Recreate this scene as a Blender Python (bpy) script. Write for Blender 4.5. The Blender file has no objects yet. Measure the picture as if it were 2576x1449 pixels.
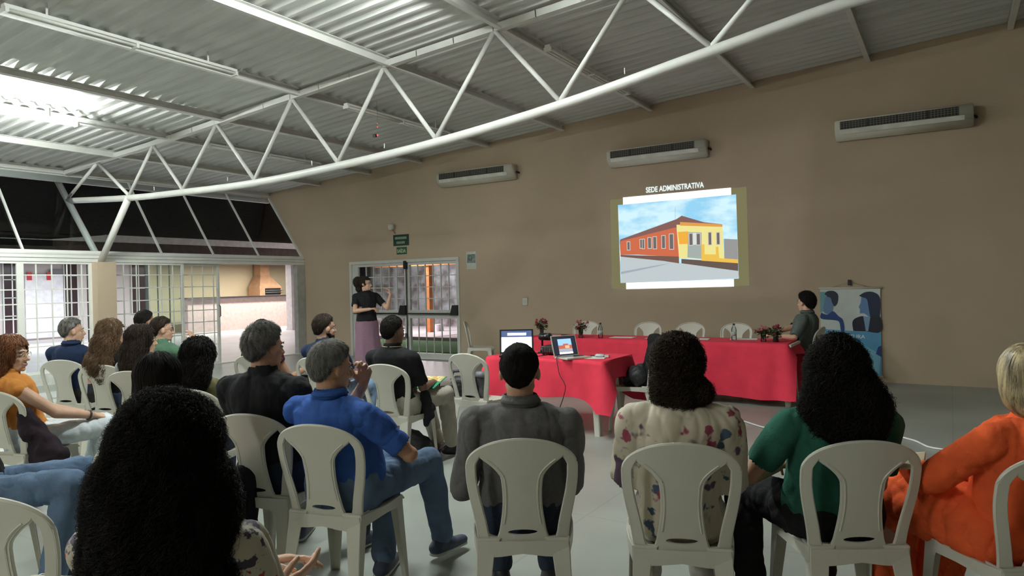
import bpy, bmesh, math, random
from mathutils import Vector, Matrix, noise
from mathutils.bvhtree import BVHTree
PI = math.pi
SC = bpy.context.scene
COL = SC.collection
random.seed(7)

# ------------------------------------------------------------------ materials
MATS = {}
def nodes_of(name):
    m = bpy.data.materials.new(name); m.use_nodes = True
    nt = m.node_tree
    return m, nt, nt.nodes['Principled BSDF']

def mat(name, col, rough=.6, var=.12, scale=8., bump=0., bscale=60., metal=0., spec=.5, sheen=0., trans=0., stretch=None):
    if name in MATS: return MATS[name]
    m, nt, p = nodes_of(name)
    tc = nt.nodes.new('ShaderNodeTexCoord')
    mp = nt.nodes.new('ShaderNodeMapping'); nt.links.new(tc.outputs['Object'], mp.inputs[0])
    if stretch: mp.inputs['Scale'].default_value = stretch
    n = nt.nodes.new('ShaderNodeTexNoise'); n.inputs['Scale'].default_value = scale; n.inputs['Detail'].default_value = 4
    nt.links.new(mp.outputs[0], n.inputs['Vector'])
    r = nt.nodes.new('ShaderNodeValToRGB')
    r.color_ramp.elements[0].position = .3; r.color_ramp.elements[1].position = .7
    r.color_ramp.elements[0].color = tuple(c*(1-var) for c in col)+(1,)
    r.color_ramp.elements[1].color = tuple(min(1, c*(1+var)) for c in col)+(1,)
    nt.links.new(n.outputs['Fac'], r.inputs[0]); nt.links.new(r.outputs[0], p.inputs['Base Color'])
    p.inputs['Roughness'].default_value = rough; p.inputs['Metallic'].default_value = metal
    p.inputs['Specular IOR Level'].default_value = spec
    if sheen: p.inputs['Sheen Weight'].default_value = sheen
    if trans: p.inputs['Transmission Weight'].default_value = trans
    if bump:
        n2 = nt.nodes.new('ShaderNodeTexNoise'); n2.inputs['Scale'].default_value = bscale; n2.inputs['Detail'].default_value = 5
        nt.links.new(mp.outputs[0], n2.inputs['Vector'])
        b = nt.nodes.new('ShaderNodeBump'); b.inputs['Strength'].default_value = bump; b.inputs['Distance'].default_value = .01
        nt.links.new(n2.outputs['Fac'], b.inputs['Height']); nt.links.new(b.outputs[0], p.inputs['Normal'])
    MATS[name] = m
    return m

def emis(name, col, strength):
    if name in MATS: return MATS[name]
    m, nt, p = nodes_of(name)
    p.inputs['Base Color'].default_value = (0.02, .02, .02, 1)
    p.inputs['Emission Color'].default_value = tuple(col)+(1,)
    p.inputs['Emission Strength'].default_value = strength
    MATS[name] = m
    return m

def glass(name, tint=(.9, .95, .95), refl=.12):
    if name in MATS: return MATS[name]
    m, nt, p = nodes_of(name)
    nt.nodes.remove(p)
    out = nt.nodes['Material Output']
    t = nt.nodes.new('ShaderNodeBsdfTransparent'); t.inputs[0].default_value = tint+(1,)
    g = nt.nodes.new('ShaderNodeBsdfGlossy'); g.inputs['Roughness'].default_value = .05
    f = nt.nodes.new('ShaderNodeFresnel'); f.inputs[0].default_value = 1.45
    mx = nt.nodes.new('ShaderNodeMixShader')
    nt.links.new(f.outputs[0], mx.inputs[0]); nt.links.new(t.outputs[0], mx.inputs[1]); nt.links.new(g.outputs[0], mx.inputs[2])
    nt.links.new(mx.outputs[0], out.inputs[0])
    MATS[name] = m
    return m

def patterned(name, base, cols, scale=14., thr=.42, rough=.8, bump=.15, sparse=.5):
    """cloth with printed blotches of several colours"""
    m, nt, p = nodes_of(name)
    tc = nt.nodes.new('ShaderNodeTexCoord')
    prev = None
    for i, c in enumerate(cols):
        v = nt.nodes.new('ShaderNodeTexNoise'); v.inputs['Scale'].default_value = scale*(1+.37*i); v.inputs['Detail'].default_value = 3
        mp = nt.nodes.new('ShaderNodeMapping'); mp.inputs['Location'].default_value = (3.1*i, 1.7*i, .9*i)
        nt.links.new(tc.outputs['Object'], mp.inputs[0]); nt.links.new(mp.outputs[0], v.inputs['Vector'])
        big = nt.nodes.new('ShaderNodeTexNoise'); big.inputs['Scale'].default_value = scale*.32; big.inputs['Detail'].default_value = 1
        nt.links.new(mp.outputs[0], big.inputs['Vector'])
        ml = nt.nodes.new('ShaderNodeMath'); ml.operation = 'MULTIPLY'
        nt.links.new(v.outputs['Fac'], ml.inputs[0]); nt.links.new(big.outputs['Fac'], ml.inputs[1])
        r = nt.nodes.new('ShaderNodeValToRGB'); r.color_ramp.elements[0].position = thr*sparse; r.color_ramp.elements[1].position = thr*sparse+.02
        r.color_ramp.elements[0].color = (0, 0, 0, 1); r.color_ramp.elements[1].color = (1, 1, 1, 1)
        nt.links.new(ml.outputs[0], r.inputs[0])
        mx = nt.nodes.new('ShaderNodeMixRGB')
        nt.links.new(r.outputs[0], mx.inputs[0])
        if prev: nt.links.new(prev, mx.inputs[1])
        else: mx.inputs[1].default_value = tuple(base)+(1,)
        mx.inputs[2].default_value = tuple(c)+(1,)
        prev = mx.outputs[0]
    nt.links.new(prev, p.inputs['Base Color'])
    p.inputs['Roughness'].default_value = rough
    MATS[name] = m
    return m

WHITE_PL = mat('white_plastic', (.60, .59, .52), .42, .05, 3., .05, 90.)
WHITE_STEEL = mat('white_painted_steel', (.72, .72, .69), .38, .05, 5.)
SKIN_L = mat('skin_light', (.62, .38, .27), .5, .08, 20., .1, 200.)
SKIN_M = mat('skin_tan', (.42, .23, .14), .5, .08, 20., .1, 200.)
SKIN_D = mat('skin_dark', (.16, .085, .05), .45, .08, 20., .1, 200.)
HAIR_B = mat('hair_black', (.012, .010, .009), .75, .3, 40., spec=.16, stretch=(1, 1, .2))
HAIR_DB = mat('hair_dark_brown', (.030, .020, .014), .7, .3, 40., spec=.2, stretch=(1, 1, .2))
HAIR_BR = mat('hair_brown', (.13, .075, .04), .55, .35, 30., spec=.35, stretch=(1, 1, .2))
HAIR_AU = mat('hair_auburn', (.22, .08, .03), .4, .35, 30., stretch=(1, 1, .2))
HAIR_G = mat('hair_grey', (.20, .195, .18), .55, .55, 55., stretch=(1, 1, .3))
HAIR_SP = mat('hair_salt_pepper', (.15, .145, .135), .55, .7, 60., stretch=(1, 1, .3))
HAIR_BL = mat('hair_highlighted', (.36, .29, .17), .4, .7, 45., stretch=(1, 1, .12))
BLACKP = mat('black_plastic', (.012, .012, .014), .35, .2, 20.)

# ------------------------------------------------------------------ object helpers
def link(name, me, m, parent=None, smooth=True):
    o = bpy.data.objects.new(name, me); COL.objects.link(o)
    if m is not None and not me.materials: me.materials.append(m)
    if parent: o.parent = parent
    if smooth:
        for p in me.polygons: p.use_smooth = True
    return o

def obj(name, bm, m, parent=None, smooth=False):
    me = bpy.data.meshes.new(name)
    bmesh.ops.recalc_face_normals(bm, faces=bm.faces[:])
    bm.to_mesh(me); bm.free()
    return link(name, me, m, parent, smooth)

def thing(name, label, cat, loc=(0, 0, 0), rz=0., group=None):
    o = bpy.data.objects.new(name, None); COL.objects.link(o)
    o.location = loc; o.rotation_euler = (0, 0, rz); o.empty_display_size = .1
    o['label'] = label; o['category'] = cat
    if group: o['group'] = group
    return o

def tag(o, label, cat, group=None):
    o['label'] = label; o['category'] = cat
    if group: o['group'] = group
    return o

def struct(name, bm, m, parent=None, smooth=False):
    o = obj(name, bm, m, parent, smooth)
    if parent is None: o['kind'] = 'structure'
    return o

def NB(): return bmesh.new()

def box(bm, x0, x1, y0, y1, z0, z1, mtx=None):
    vs = [bm.verts.new((x, y, z)) for x in (x0, x1) for y in (y0, y1) for z in (z0, z1)]
    if mtx:
        for v in vs: v.co = mtx @ v.co
    for f in ((0, 1, 3, 2), (4, 6, 7, 5), (0, 4, 5, 1), (2, 3, 7, 6), (0, 2, 6, 4), (1, 5, 7, 3)):
        bm.faces.new([vs[i] for i in f])
    return vs

def frame_of(d):
    d = d.normalized()
    up = Vector((0, 0, 1)) if abs(d.z) < .95 else Vector((0, 1, 0))
    a = d.cross(up).normalized(); b = a.cross(d).normalized()
    return a, b

def tube(bm, pts, r, n=8, cap=True, closed=False):
    pts = [Vector(p) for p in pts]; rings = []
    N = len(pts)
    for i, p in enumerate(pts):
        if closed: d = pts[(i+1) % N]-pts[i-1]
        else: d = pts[min(i+1, N-1)]-pts[max(i-1, 0)]
        a, b = frame_of(d)
        rr = r[i] if isinstance(r, (list, tuple)) else r
        rings.append([bm.verts.new(p+a*math.cos(t)*rr+b*math.sin(t)*rr) for t in [2*PI*k/n for k in range(n)]])
    M = N if closed else N-1
    for i in range(M):
        A, B = rings[i], rings[(i+1) % N]
        for k in range(n): bm.faces.new((A[k], A[(k+1) % n], B[(k+1) % n], B[k]))
    if cap and not closed:
        bm.faces.new(rings[0][::-1]); bm.faces.new(rings[-1])

def bar(bm, a, b, w, h=None):
    """rectangular bar between two points"""
    a, b = Vector(a), Vector(b); h = h or w
    s, u = frame_of(b-a)
    V = []
    for p in (a, b):
        for q in ((-1, -1), (1, -1), (1, 1), (-1, 1)): V.append(bm.verts.new(p+s*q[0]*w/2+u*q[1]*h/2))
    bm.faces.new(V[0:4][::-1]); bm.faces.new(V[4:8])
    for k in range(4): bm.faces.new((V[k], V[(k+1) % 4], V[4+(k+1) % 4], V[4+k]))

def lathe(bm, prof, c=(0, 0, 0), n=20):
    c = Vector(c); rings = []
    for r, z in prof:
        rings.append([bm.verts.new(c+Vector((math.cos(2*PI*k/n)*r, math.sin(2*PI*k/n)*r, z))) for k in range(n)])
    for A, B in zip(rings, rings[1:]):
        for k in range(n): bm.faces.new((A[k], A[(k+1) % n], B[(k+1) % n], B[k]))
    if prof[0][0] > 1e-4: bm.faces.new(rings[0][::-1])
    if prof[-1][0] > 1e-4: bm.faces.new(rings[-1])

def prism_y(bm, pts, y0, y1):
    """polygon in XZ extruded along Y"""
    A = [bm.verts.new((x, y0, z)) for x, z in pts]; B = [bm.verts.new((x, y1, z)) for x, z in pts]
    bm.faces.new(A); bm.faces.new(B[::-1])
    for i in range(len(pts)):
        j = (i+1) % len(pts); bm.faces.new((A[i], B[i], B[j], A[j]))

def apply_mods(o):
    dg = bpy.context.evaluated_depsgraph_get(); dg.update()
    me = bpy.data.meshes.new_from_object(o.evaluated_get(dg), depsgraph=dg)
    old = o.data; o.modifiers.clear(); o.data = me; bpy.data.meshes.remove(old)
    return o

def text_mesh(name, s, size, m, parent=None, loc=(0, 0, 0), rot=(PI/2, 0, 0), width=None, bold=0., depth=.0015):
    cu = bpy.data.curves.new(name, 'FONT'); cu.body = s; cu.size = size; cu.extrude = depth; cu.offset = bold
    t = bpy.data.objects.new(name, cu); COL.objects.link(t)
    dg = bpy.context.evaluated_depsgraph_get(); dg.update()
    me = bpy.data.meshes.new_from_object(t.evaluated_get(dg), depsgraph=dg)
    bpy.data.objects.remove(t); bpy.data.curves.remove(cu)
    xs = [v.co.x for v in me.vertices]
    k = (width/(max(xs)-min(xs))) if width else 1
    R = Matrix.Translation(loc) @ Matrix.Rotation(rot[2], 4, 'Z') @ Matrix.Rotation(rot[0], 4, 'X')
    for v in me.vertices: v.co = R @ Vector(((v.co.x-min(xs))*k, v.co.y, v.co.z))
    me.materials.clear(); me.materials.append(m)
    return link(name, me, m, parent, False)

# ------------------------------------------------------------------ organic volumes
class Blob:
    """closed volumes that are fused into one surface"""
    def __init__(s): s.v = []; s.f = []
    def rings(s, rings):
        base = len(s.v); n = len(rings[0])
        for r in rings: s.v += [tuple(p) for p in r]
        for i in range(len(rings)-1):
            a, b = base+i*n, base+(i+1)*n
            for k in range(n): s.f.append((a+k, a+(k+1) % n, b+(k+1) % n, b+k))
        c0 = len(s.v); s.v.append(tuple(sum((Vector(p) for p in rings[0]), Vector())/n))
        c1 = len(s.v); s.v.append(tuple(sum((Vector(p) for p in rings[-1]), Vector())/n))
        e = base+(len(rings)-1)*n
        for k in range(n):
            s.f.append((c0, base+(k+1) % n, base+k)); s.f.append((c1, e+k, e+(k+1) % n))
    def ell(s, c, r, M=None, n=20, m=12):
        c = Vector(c); R = []
        if not hasattr(r, '__len__'): r = (r, r, r)
        for i in range(1, m):
            t = PI*i/m; ring = []
            for k in range(n):
                a = 2*PI*k/n
                p = Vector((r[0]*math.sin(t)*math.cos(a), r[1]*math.sin(t)*math.sin(a), r[2]*math.cos(t)))
                ring.append(M @ (c+p) if M else c+p)
            R.append(ring)
        s.rings(R)
    def cap(s, a, b, ra, rb, M=None, n=16, flat=1., up=None):
        a, b = Vector(a), Vector(b); d = (b-a); L = d.length; d.normalize()
        u, w = frame_of(d)
        if up is not None:
            w = (Vector(up)-d*d.dot(Vector(up))).normalized(); u = d.cross(w)
        R = []
        for t in (-.98, -.8, -.45, 0): R.append((a+d*ra*t, ra*math.sqrt(1-t*t)))
        for t in (.33, .66): R.append((a.lerp(b, t), ra+(rb-ra)*t))
        for t in (0, .45, .8, .98): R.append((b+d*rb*t, rb*math.sqrt(1-t*t)))
        out = []
        for p, r in R:
            ring = [p+u*math.cos(2*PI*k/n)*r+w*math.sin(2*PI*k/n)*r*flat for k in range(n)]
            out.append([M @ q for q in ring] if M else ring)
        s.rings(out)
    def loft(s, secs, M=None, n=24, power=2.):
        out = []
        for c, rx, ry in secs:
            c = Vector(c); ring = []
            for k in range(n):
                a = 2*PI*k/n; ca, sa = math.cos(a), math.sin(a)
                q = c+Vector((rx*math.copysign(abs(ca)**(2/power), ca), ry*math.copysign(abs(sa)**(2/power), sa), 0))
                ring.append(M @ q if M else q)
            out.append(ring)
        s.rings(out)
    def build(s, name, m, parent, voxel=.008, smooth=2, amp=0., scale=8., aniso=(1, 1, 1), seed=0., cut=None, fine=0., fscale=40., crease=0.):
        me = bpy.data.meshes.new(name); me.from_pydata(s.v, [], s.f); me.update()
        o = bpy.data.objects.new(name, me); COL.objects.link(o)
        md = o.modifiers.new('r', 'REMESH'); md.mode = 'VOXEL'; md.voxel_size = voxel
        if smooth:
            sm = o.modifiers.new('s', 'SMOOTH'); sm.factor = .5; sm.iterations = smooth
        apply_mods(o); me = o.data
        if amp or fine:
            off = Vector((seed*3.3, seed*1.7, seed*.9))
            nr = [v.normal.copy() for v in me.vertices]
            for v, q in zip(me.vertices, nr):
                p = Vector((v.co.x*aniso[0], v.co.y*aniso[1], v.co.z*aniso[2]))
                d = 0.
                if amp: d += (noise.noise(p*scale+off)+.5*noise.noise(p*scale*2.1+off))*amp
                if crease: d += crease*1.2-crease*(max(0, 1-abs(noise.noise(p*scale*.8+off*2))*5.5)**1.5+.6*max(0, 1-abs(noise.noise(p*scale*1.5-off))*5.5)**1.5)
                if fine: d += noise.noise(p*fscale+off)*fine
                v.co += q*d
        if cut:
            bm = bmesh.new(); bm.from_mesh(me)
            kill = [f for f in bm.faces if cut(f.calc_center_median())]
            bmesh.ops.delete(bm, geom=kill, context='FACES'); bm.to_mesh(me); bm.free()
        me.materials.clear(); me.materials.append(m)
        for p in me.polygons: p.use_smooth = True
        o.name = name
        if parent: o.parent = parent
        return o

def strands(o, count, length, seg=8, r=.0012, curl=.0, freq=3., lift=.3, down=(0, 0, -1), seed=1, jitter=.25, stick=.004, zmin=None):
    """adds locks of hair that follow a hair volume, merged into the same mesh"""
    me = o.data; rnd = random.Random(seed)
    tree = BVHTree.FromPolygons([v.co.copy() for v in me.vertices], [tuple(p.vertices) for p in me.polygons])
    polys = me.polygons; areas = []; acc = 0
    for p in polys: acc += p.area; areas.append(acc)
    import bisect
    verts = []; faces = []; dn = Vector(down).normalized()
    for i in range(count):
        p = polys[min(len(polys)-1, bisect.bisect(areas, rnd.random()*acc))]
        if zmin is not None and p.center.z < zmin: continue
        c = p.center.copy(); nrm = p.normal.copy()
        L = length*(.6+.8*rnd.random()); st = L/seg
        ph = rnd.random()*6.28; cr = curl*(.6+.8*rnd.random()); fq = freq*(.8+.4*rnd.random())
        pos = c+nrm*.001; path = []
        jd = Vector((rnd.uniform(-1, 1), rnd.uniform(-1, 1), rnd.uniform(-1, 1)))*jitter
        for k in range(seg+1):
            t = k/seg
            g = (dn+jd); g = g-nrm*g.dot(nrm)
            if g.length < .05: g = Vector((nrm.x, nrm.y, 0))+jd*.5
            g.normalize()
            sd = nrm.cross(g)
            q = pos+nrm*(stick+lift*L*t*t)
            if cr: q = q+(sd*math.cos(ph+fq*6.28*t)+nrm*math.sin(ph+fq*6.28*t))*cr*min(1, .4+t)
            path.append((q, sd.copy(), nrm.copy()))
            pos = pos+g*st
            h = tree.find_nearest(pos)
            if h[0] is not None: pos = h[0]; nrm = h[1]
        b = len(verts)
        for k, (q, sd, nn) in enumerate(path):
            rr = r*(1.-.75*(k/seg)**2)
            verts.append(q+sd*rr); verts.append(q-sd*rr); verts.append(q+nn*rr*1.2)
        for k in range(seg):
            a = b+3*k
            faces += [(a, a+3, a+5, a+2), (a+2, a+5, a+4, a+1), (a+1, a+4, a+3, a)]
    base = len(me.vertices)
    V = [v.co.copy() for v in me.vertices]+verts
    F = [tuple(p.vertices) for p in me.polygons]+[tuple(i+base for i in f) for f in faces]
    nm = bpy.data.meshes.new(me.name); nm.from_pydata(V, [], F); nm.update()
    nm.materials.append(me.materials[0])
    for p in nm.polygons: p.use_smooth = True
    o.data = nm; bpy.data.meshes.remove(me)

# ------------------------------------------------------------------ camera
cam = bpy.data.cameras.new('camera'); co = bpy.data.objects.new('camera', cam); COL.objects.link(co)
yaw, pitch, roll = .5630, -.00627, -.02188
f = Vector((-math.sin(yaw)*math.cos(pitch), math.cos(yaw)*math.cos(pitch), math.sin(pitch)))
r0 = Vector((math.cos(yaw), math.sin(yaw), 0)); u0 = r0.cross(f)
rr = r0*math.cos(roll)+u0*math.sin(roll); uu = -r0*math.sin(roll)+u0*math.cos(roll)
M = Matrix((rr, uu, -f)).transposed().to_4x4(); M.translation = Vector((0, 0, 1.5))
co.matrix_world = M
cam.sensor_width = 36; cam.lens = 36*1747/2576; cam.clip_start = .05; cam.clip_end = 200
SC.camera = co
SC.view_settings.view_transform = 'Standard'; SC.view_settings.look = 'None'
SC.view_settings.gamma = 1; SC.view_settings.use_curve_mapping = False
SC.view_settings.exposure = 0.45
w = bpy.data.worlds.new('night'); SC.world = w; w.use_nodes = True
w.node_tree.nodes['Background'].inputs[0].default_value = (.02, .022, .03, 1)
w.node_tree.nodes['Background'].inputs[1].default_value = .15

# ================================================================== THE SETTING
XL, YG = -12.62, 11.0
def zr(x): return 4.67+.064*x if x < 1 else 4.734-.064*(x-1)

def wall_material(name, col):
    m, nt, p = nodes_of(name)
    tc = nt.nodes.new('ShaderNodeTexCoord')
    n = nt.nodes.new('ShaderNodeTexNoise'); n.inputs['Scale'].default_value = .6; n.inputs['Detail'].default_value = 6
    nt.links.new(tc.outputs['Object'], n.inputs['Vector'])
    r = nt.nodes.new('ShaderNodeValToRGB'); r.color_ramp.elements[0].position = .3; r.color_ramp.elements[1].position = .7
    r.color_ramp.elements[0].color = tuple(c*.93 for c in col)+(1,); r.color_ramp.elements[1].color = tuple(c*1.05 for c in col)+(1,)
    nt.links.new(n.outputs['Fac'], r.inputs[0]); nt.links.new(r.outputs[0], p.inputs['Base Color'])
    n2 = nt.nodes.new('ShaderNodeTexNoise'); n2.inputs['Scale'].default_value = 45; n2.inputs['Detail'].default_value = 4
    nt.links.new(tc.outputs['Object'], n2.inputs['Vector'])
    b = nt.nodes.new('ShaderNodeBump'); b.inputs['Strength'].default_value = .35; b.inputs['Distance'].default_value = .012
    nt.links.new(n2.outputs['Fac'], b.inputs['Height']); nt.links.new(b.outputs[0], p.inputs['Normal'])
    p.inputs['Roughness'].default_value = .85; p.inputs['Specular IOR Level'].default_value = .25
    return m
M_WALL = wall_material('beige_textured_paint', (.50, .40, .295))
M_OUT = wall_material('pale_outside_paint', (.62, .56, .55))
M_CREAM = wall_material('cream_outside_paint', (.72, .62, .42))

def floor_material():
    m, nt, p = nodes_of('polished_concrete')
    tc = nt.nodes.new('ShaderNodeTexCoord')
    n = nt.nodes.new('ShaderNodeTexNoise'); n.inputs['Scale'].default_value = .9; n.inputs['Detail'].default_value = 8
    nt.links.new(tc.outputs['Object'], n.inputs['Vector'])
    r = nt.nodes.new('ShaderNodeValToRGB'); r.color_ramp.elements[0].position = .35; r.color_ramp.elements[1].position = .65
    r.color_ramp.elements[0].color = (.27, .29, .265, 1); r.color_ramp.elements[1].color = (.36, .385, .35, 1)
    nt.links.new(n.outputs['Fac'], r.inputs[0])
    br = nt.nodes.new('ShaderNodeTexBrick'); br.inputs['Scale'].default_value = .25; br.offset = 0
    br.inputs['Mortar Size'].default_value = .002; br.inputs['Row Height'].default_value = .5; br.inputs['Brick Width'].default_value = .5
    br.inputs['Color1'].default_value = br.inputs['Color2'].default_value = (1, 1, 1, 1); br.inputs['Mortar'].default_value = (.88, .88, .88, 1)
    nt.links.new(tc.outputs['Object'], br.inputs['Vector'])
    mx = nt.nodes.new('ShaderNodeMixRGB'); mx.blend_type = 'MULTIPLY'; mx.inputs[0].default_value = 1
    nt.links.new(r.outputs[0], mx.inputs[1]); nt.links.new(br.outputs[0], mx.inputs[2]); nt.links.new(mx.outputs[0], p.inputs['Base Color'])
    p.inputs['Roughness'].default_value = .38; p.inputs['Specular IOR Level'].default_value = .45
    return m
bm = NB(); box(bm, XL-.1, 9.2, -5.2, YG+.2, -.12, 0); struct('floor', bm, floor_material())

# gable wall with the double door opening, raking left edge
bm = NB()
prism_y(bm, [(-12.72, 0), (-11.14, 0), (-11.14, 2.05), (-12.72, 2.05)], YG, YG+.2)
prism_y(bm, [(-8.16, 0), (9.2, 0), (9.2, 2.05), (-8.16, 2.05)], YG, YG+.2)
prism_y(bm, [(-12.72, 2.05), (9.2, 2.05), (9.2, zr(9.2)), (1, zr(1)), (-13.9, zr(-13.9)), (-13.78, 3.72), (-12.72, 2.2)], YG, YG+.2)
struct('wall_far', bm, M_WALL)
bm = NB(); box(bm, 9.0, 9.2, -5.2, YG+.2, 0, 4.3); struct('wall_right', bm, M_WALL)
bm = NB(); prism_y(bm, [(XL, 0), (9.2, 0), (9.2, 4.2), (1, 4.73), (-14, 3.77), (-12.72, 2.2)], -5.2, -5.0); struct('wall_back', bm, M_WALL)

# corrugated roof
def corrugated():
    bm = NB(); prof = []; y = -5.2; P = .19
    while y < YG+.2:
        prof += [(y, 0), (y+.045, 0), (y+.075, .038), (y+.16, .038)]; y += P
    xs = [-14.35, -9, -4, 1, 9.2]
    rows = []
    for x in xs: rows.append([bm.verts.new((x, yy, zr(x)+zz)) for yy, zz in prof])
    for A, B in zip(rows, rows[1:]):
        for i in range(len(prof)-1): bm.faces.new((A[i], A[i+1], B[i+1], B[i]))
    return bm
M_ROOF = mat('galvanised_white_sheet', (.64, .64, .62), .5, .10, 2.5, .1, 30., metal=.05, spec=.35, stretch=(.4, 3, 1))
struct('ceiling', corrugated(), M_ROOF)

PX = [(-13.72, 'over the slanted windows'), (-12.0, 'second from the eave'), (-10.45, 'third from the eave'), (-9.05, 'fourth from the eave'),
      (-7.38, 'fifth from the eave, carrying a dark lamp'), (-5.78, 'sixth from the eave'), (-4.14, 'meeting the wall between the left and middle air conditioners'),
      (-2.51, 'meeting the wall right of the middle air conditioner'), (-.93, 'meeting the wall over the right air conditioner'), (.7, 'in the top right corner')]
for x, s in PX:
    bm = NB(); z = zr(x)
    box(bm, x-.03, x-.024, -5, YG-.01, z-.10, z-.002)
    box(bm, x-.03, x+.03, -5, YG-.01, z-.106, z-.10)
    box(bm, x-.03, x+.03, -5, YG-.01, z-.008, z-.002)
    box(bm, x+.024, x+.03, -5, YG-.01, z-.10, z-.085)
    tag(obj('roof_purlin', bm, WHITE_STEEL), 'white steel roof purlin '+s, 'beam', 'purlins under the roof')

# truss on the column line
TY = 6.46
top = [(-14.1, 3.68), (-12.62, 3.80), (-10.9, 3.89), (-9.23, 4.00), (-7.56, 4.11), (-5.88, 4.23), (-4.23, 4.33), (-2.6, 4.43), (-.95, 4.53), (1.0, 4.62), (4.0, 4.43)]
bot = [(-13.68, 3.24), (-11.64, 3.12), (-10.12, 3.08), (-8.39, 3.06), (-6.71, 3.12), (-5.09, 3.22), (-3.43, 3.40), (-1.84, 3.65), (-.4, 3.86), (1.6, 3.9), (4.0, 3.7)]
T = thing('roof_truss', 'white tubular steel roof truss crossing the hall above the audience', 'truss', (0, TY, 0))
def smooth_path(P, n=6):
    out = []
    for i in range(len(P)-1):
        p0 = P[max(i-1, 0)]; p1 = P[i]; p2 = P[i+1]; p3 = P[min(i+2, len(P)-1)]
        for k in range(n):
            t = k/n
            out.append(tuple(.5*((2*p1[j])+(-p0[j]+p2[j])*t+(2*p0[j]-5*p1[j]+4*p2[j]-p3[j])*t*t+(-p0[j]+3*p1[j]-3*p2[j]+p3[j])*t**3) for j in range(len(p1))))
    return out+[tuple(P[-1])]
bm = NB(); bar_pts = smooth_path(top, 3)
for a, b in zip(bar_pts, bar_pts[1:]): bar(bm, (a[0], 0, a[1]), (b[0]+.01, 0, b[1]), .085, .075)
obj('top_chord', bm, WHITE_STEEL, T)
bm = NB(); tube(bm, [(x, 0, z-.04) for x, z in smooth_path(bot, 5)], .052, 12); obj('bottom_chord', bm, WHITE_STEEL, T, True)
webs = []
for i in range(len(bot)-1):
    a = bot[i]; 
    if i == 0: webs.append((a, top[1])); continue
    webs.append((a, top[i])); webs.append((a, top[i+1]))
for a, b in webs:
    bm = NB(); tube(bm, [(a[0], 0, a[1]), (b[0], 0, b[1]-.02)], .028, 8); obj('web_bar', bm, WHITE_STEEL, T, True)
for (x, z) in [(-14.1, 3.66), (-11.64, 3.1)]:
    bm = NB(); tube(bm, [(XL+.02, 0, 2.03), (x, 0, z)], .055, 12); obj('strut', bm, WHITE_STEEL, T, True)
for x in (-10.9, -9.0, -7.2, -5.9, -2.7):
    zz = [b[1]+(bb[1]-b[1])*(x-b[0])/(bb[0]-b[0]) for b, bb in zip(bot, bot[1:]) if b[0] <= x <= bb[0]][0]
    bm = NB(); tube(bm, [(x, 0, zz+.04), (x, 0, zz+.10)], .006, 6); obj('bolt', bm, WHITE_STEEL, T)

# column under the truss
bm = NB(); box(bm, XL-.16, XL+.2, 6.31, 6.63, 0, 2.03)
tag(obj('concrete_pillar', bm, M_WALL), 'beige plastered pillar under the steel V brace, between the grille doors', 'pillar')

# window wall on the left: header, kerb, gridded leaves, raking glazing
bm = NB()
tube(bm, [(XL, -5, 2.185), (XL, YG-.02, 2.185)], .045, 12); box(bm, XL-.06, XL+.05, -5, YG-.005, 2.10, 2.145); box(bm, XL-.07, XL+.035, -5, YG-.005, 2.035, 2.098)
struct('trim_1', bm, WHITE_STEEL)
bm = NB(); box(bm, XL-.1, XL+.06, -5, 6.31, 0, .19); struct('trim_2', bm, mat('white_kerb', (.6, .6, .57), .6))
bm = NB(); box(bm, XL-.07, XL+.06, 6.63, YG-.02, 0, .02); struct('trim_3', bm, WHITE_STEEL)
def leaf(name, y0, y1, x, z0=.19, glazed=True):
    bm = NB()
    for y in (y0+.025, y1-.025): box(bm, x-.02, x+.02, y-.025, y+.025, z0, 2.035)
    for z in (z0+.02, 2.015): box(bm, x-.02, x+.02, y0+.05, y1-.05, z-.02, z+.02)
    fr = struct(name, bm, WHITE_STEEL)
    bm = NB(); y = y0+.235
    while y < y1-.1: box(bm, x-.007, x+.007, y-.009, y+.009, z0+.04, 1.995); y += .235
    for z in (1.81, 1.575, 1.34, 1.105, .87, .635, .40):
        if z > z0+.1: box(bm, x-.006, x+.006, y0+.05, y1-.05, z-.009, z+.009)
    obj('grille', bm, WHITE_STEEL, fr)
    if glazed:
        bm = NB(); box(bm, x-.017, x-.012, y0+.04, y1-.04, z0+.03, 2.0); obj('window_pane', bm, glass('clear_glass'), fr)
    return fr
leaf('door_1', 2.2, 3.7, XL); leaf('door_2', 3.7, 5.21, XL); leaf('door_3', 5.21, 6.31, XL)
leaf('door_4', 6.63, 8.02, XL, .02); d5 = leaf('door_5', 7.30, 8.84, XL-.06, .02)
bm = NB(); tube(bm, [(XL-.01, 8.80, .95), (XL+.03, 8.80, .97), (XL+.03, 8.80, 1.17), (XL-.01, 8.80, 1.19)], .008, 8); obj('door_handle', bm, BLACKP, d5, True)
bm = NB(); box(bm, XL-.08, XL+.05, 10.77, YG-.01, .02, 2.035); struct('trim_4', bm, mat('grey_door_jamb', (.42, .42, .39), .5))
bm = NB()
for y in (2.1, 3.15, 4.2, 5.27, 7.6, 8.7, 9.79): bar(bm, (XL, y, 2.2), (-13.72, y, 3.66), .03, .035)
bar(bm, (XL, YG-.03, 2.2), (-13.74, YG-.03, 3.66), .05, .04)
box(bm, -13.86, -13.76, -5, YG, 3.55, 3.72)
wg = struct('window_1', bm, WHITE_STEEL)
bm = NB()
vs = [bm.verts.new(p) for p in ((XL-.02, 1.0, 2.2), (XL-.02, YG-.02, 2.2), (-13.76, YG-.02, 3.66), (-13.76, 1.0, 3.66))]; bm.faces.new(vs)
obj('window_pane', bm, glass('clear_glass'), wg)

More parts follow.
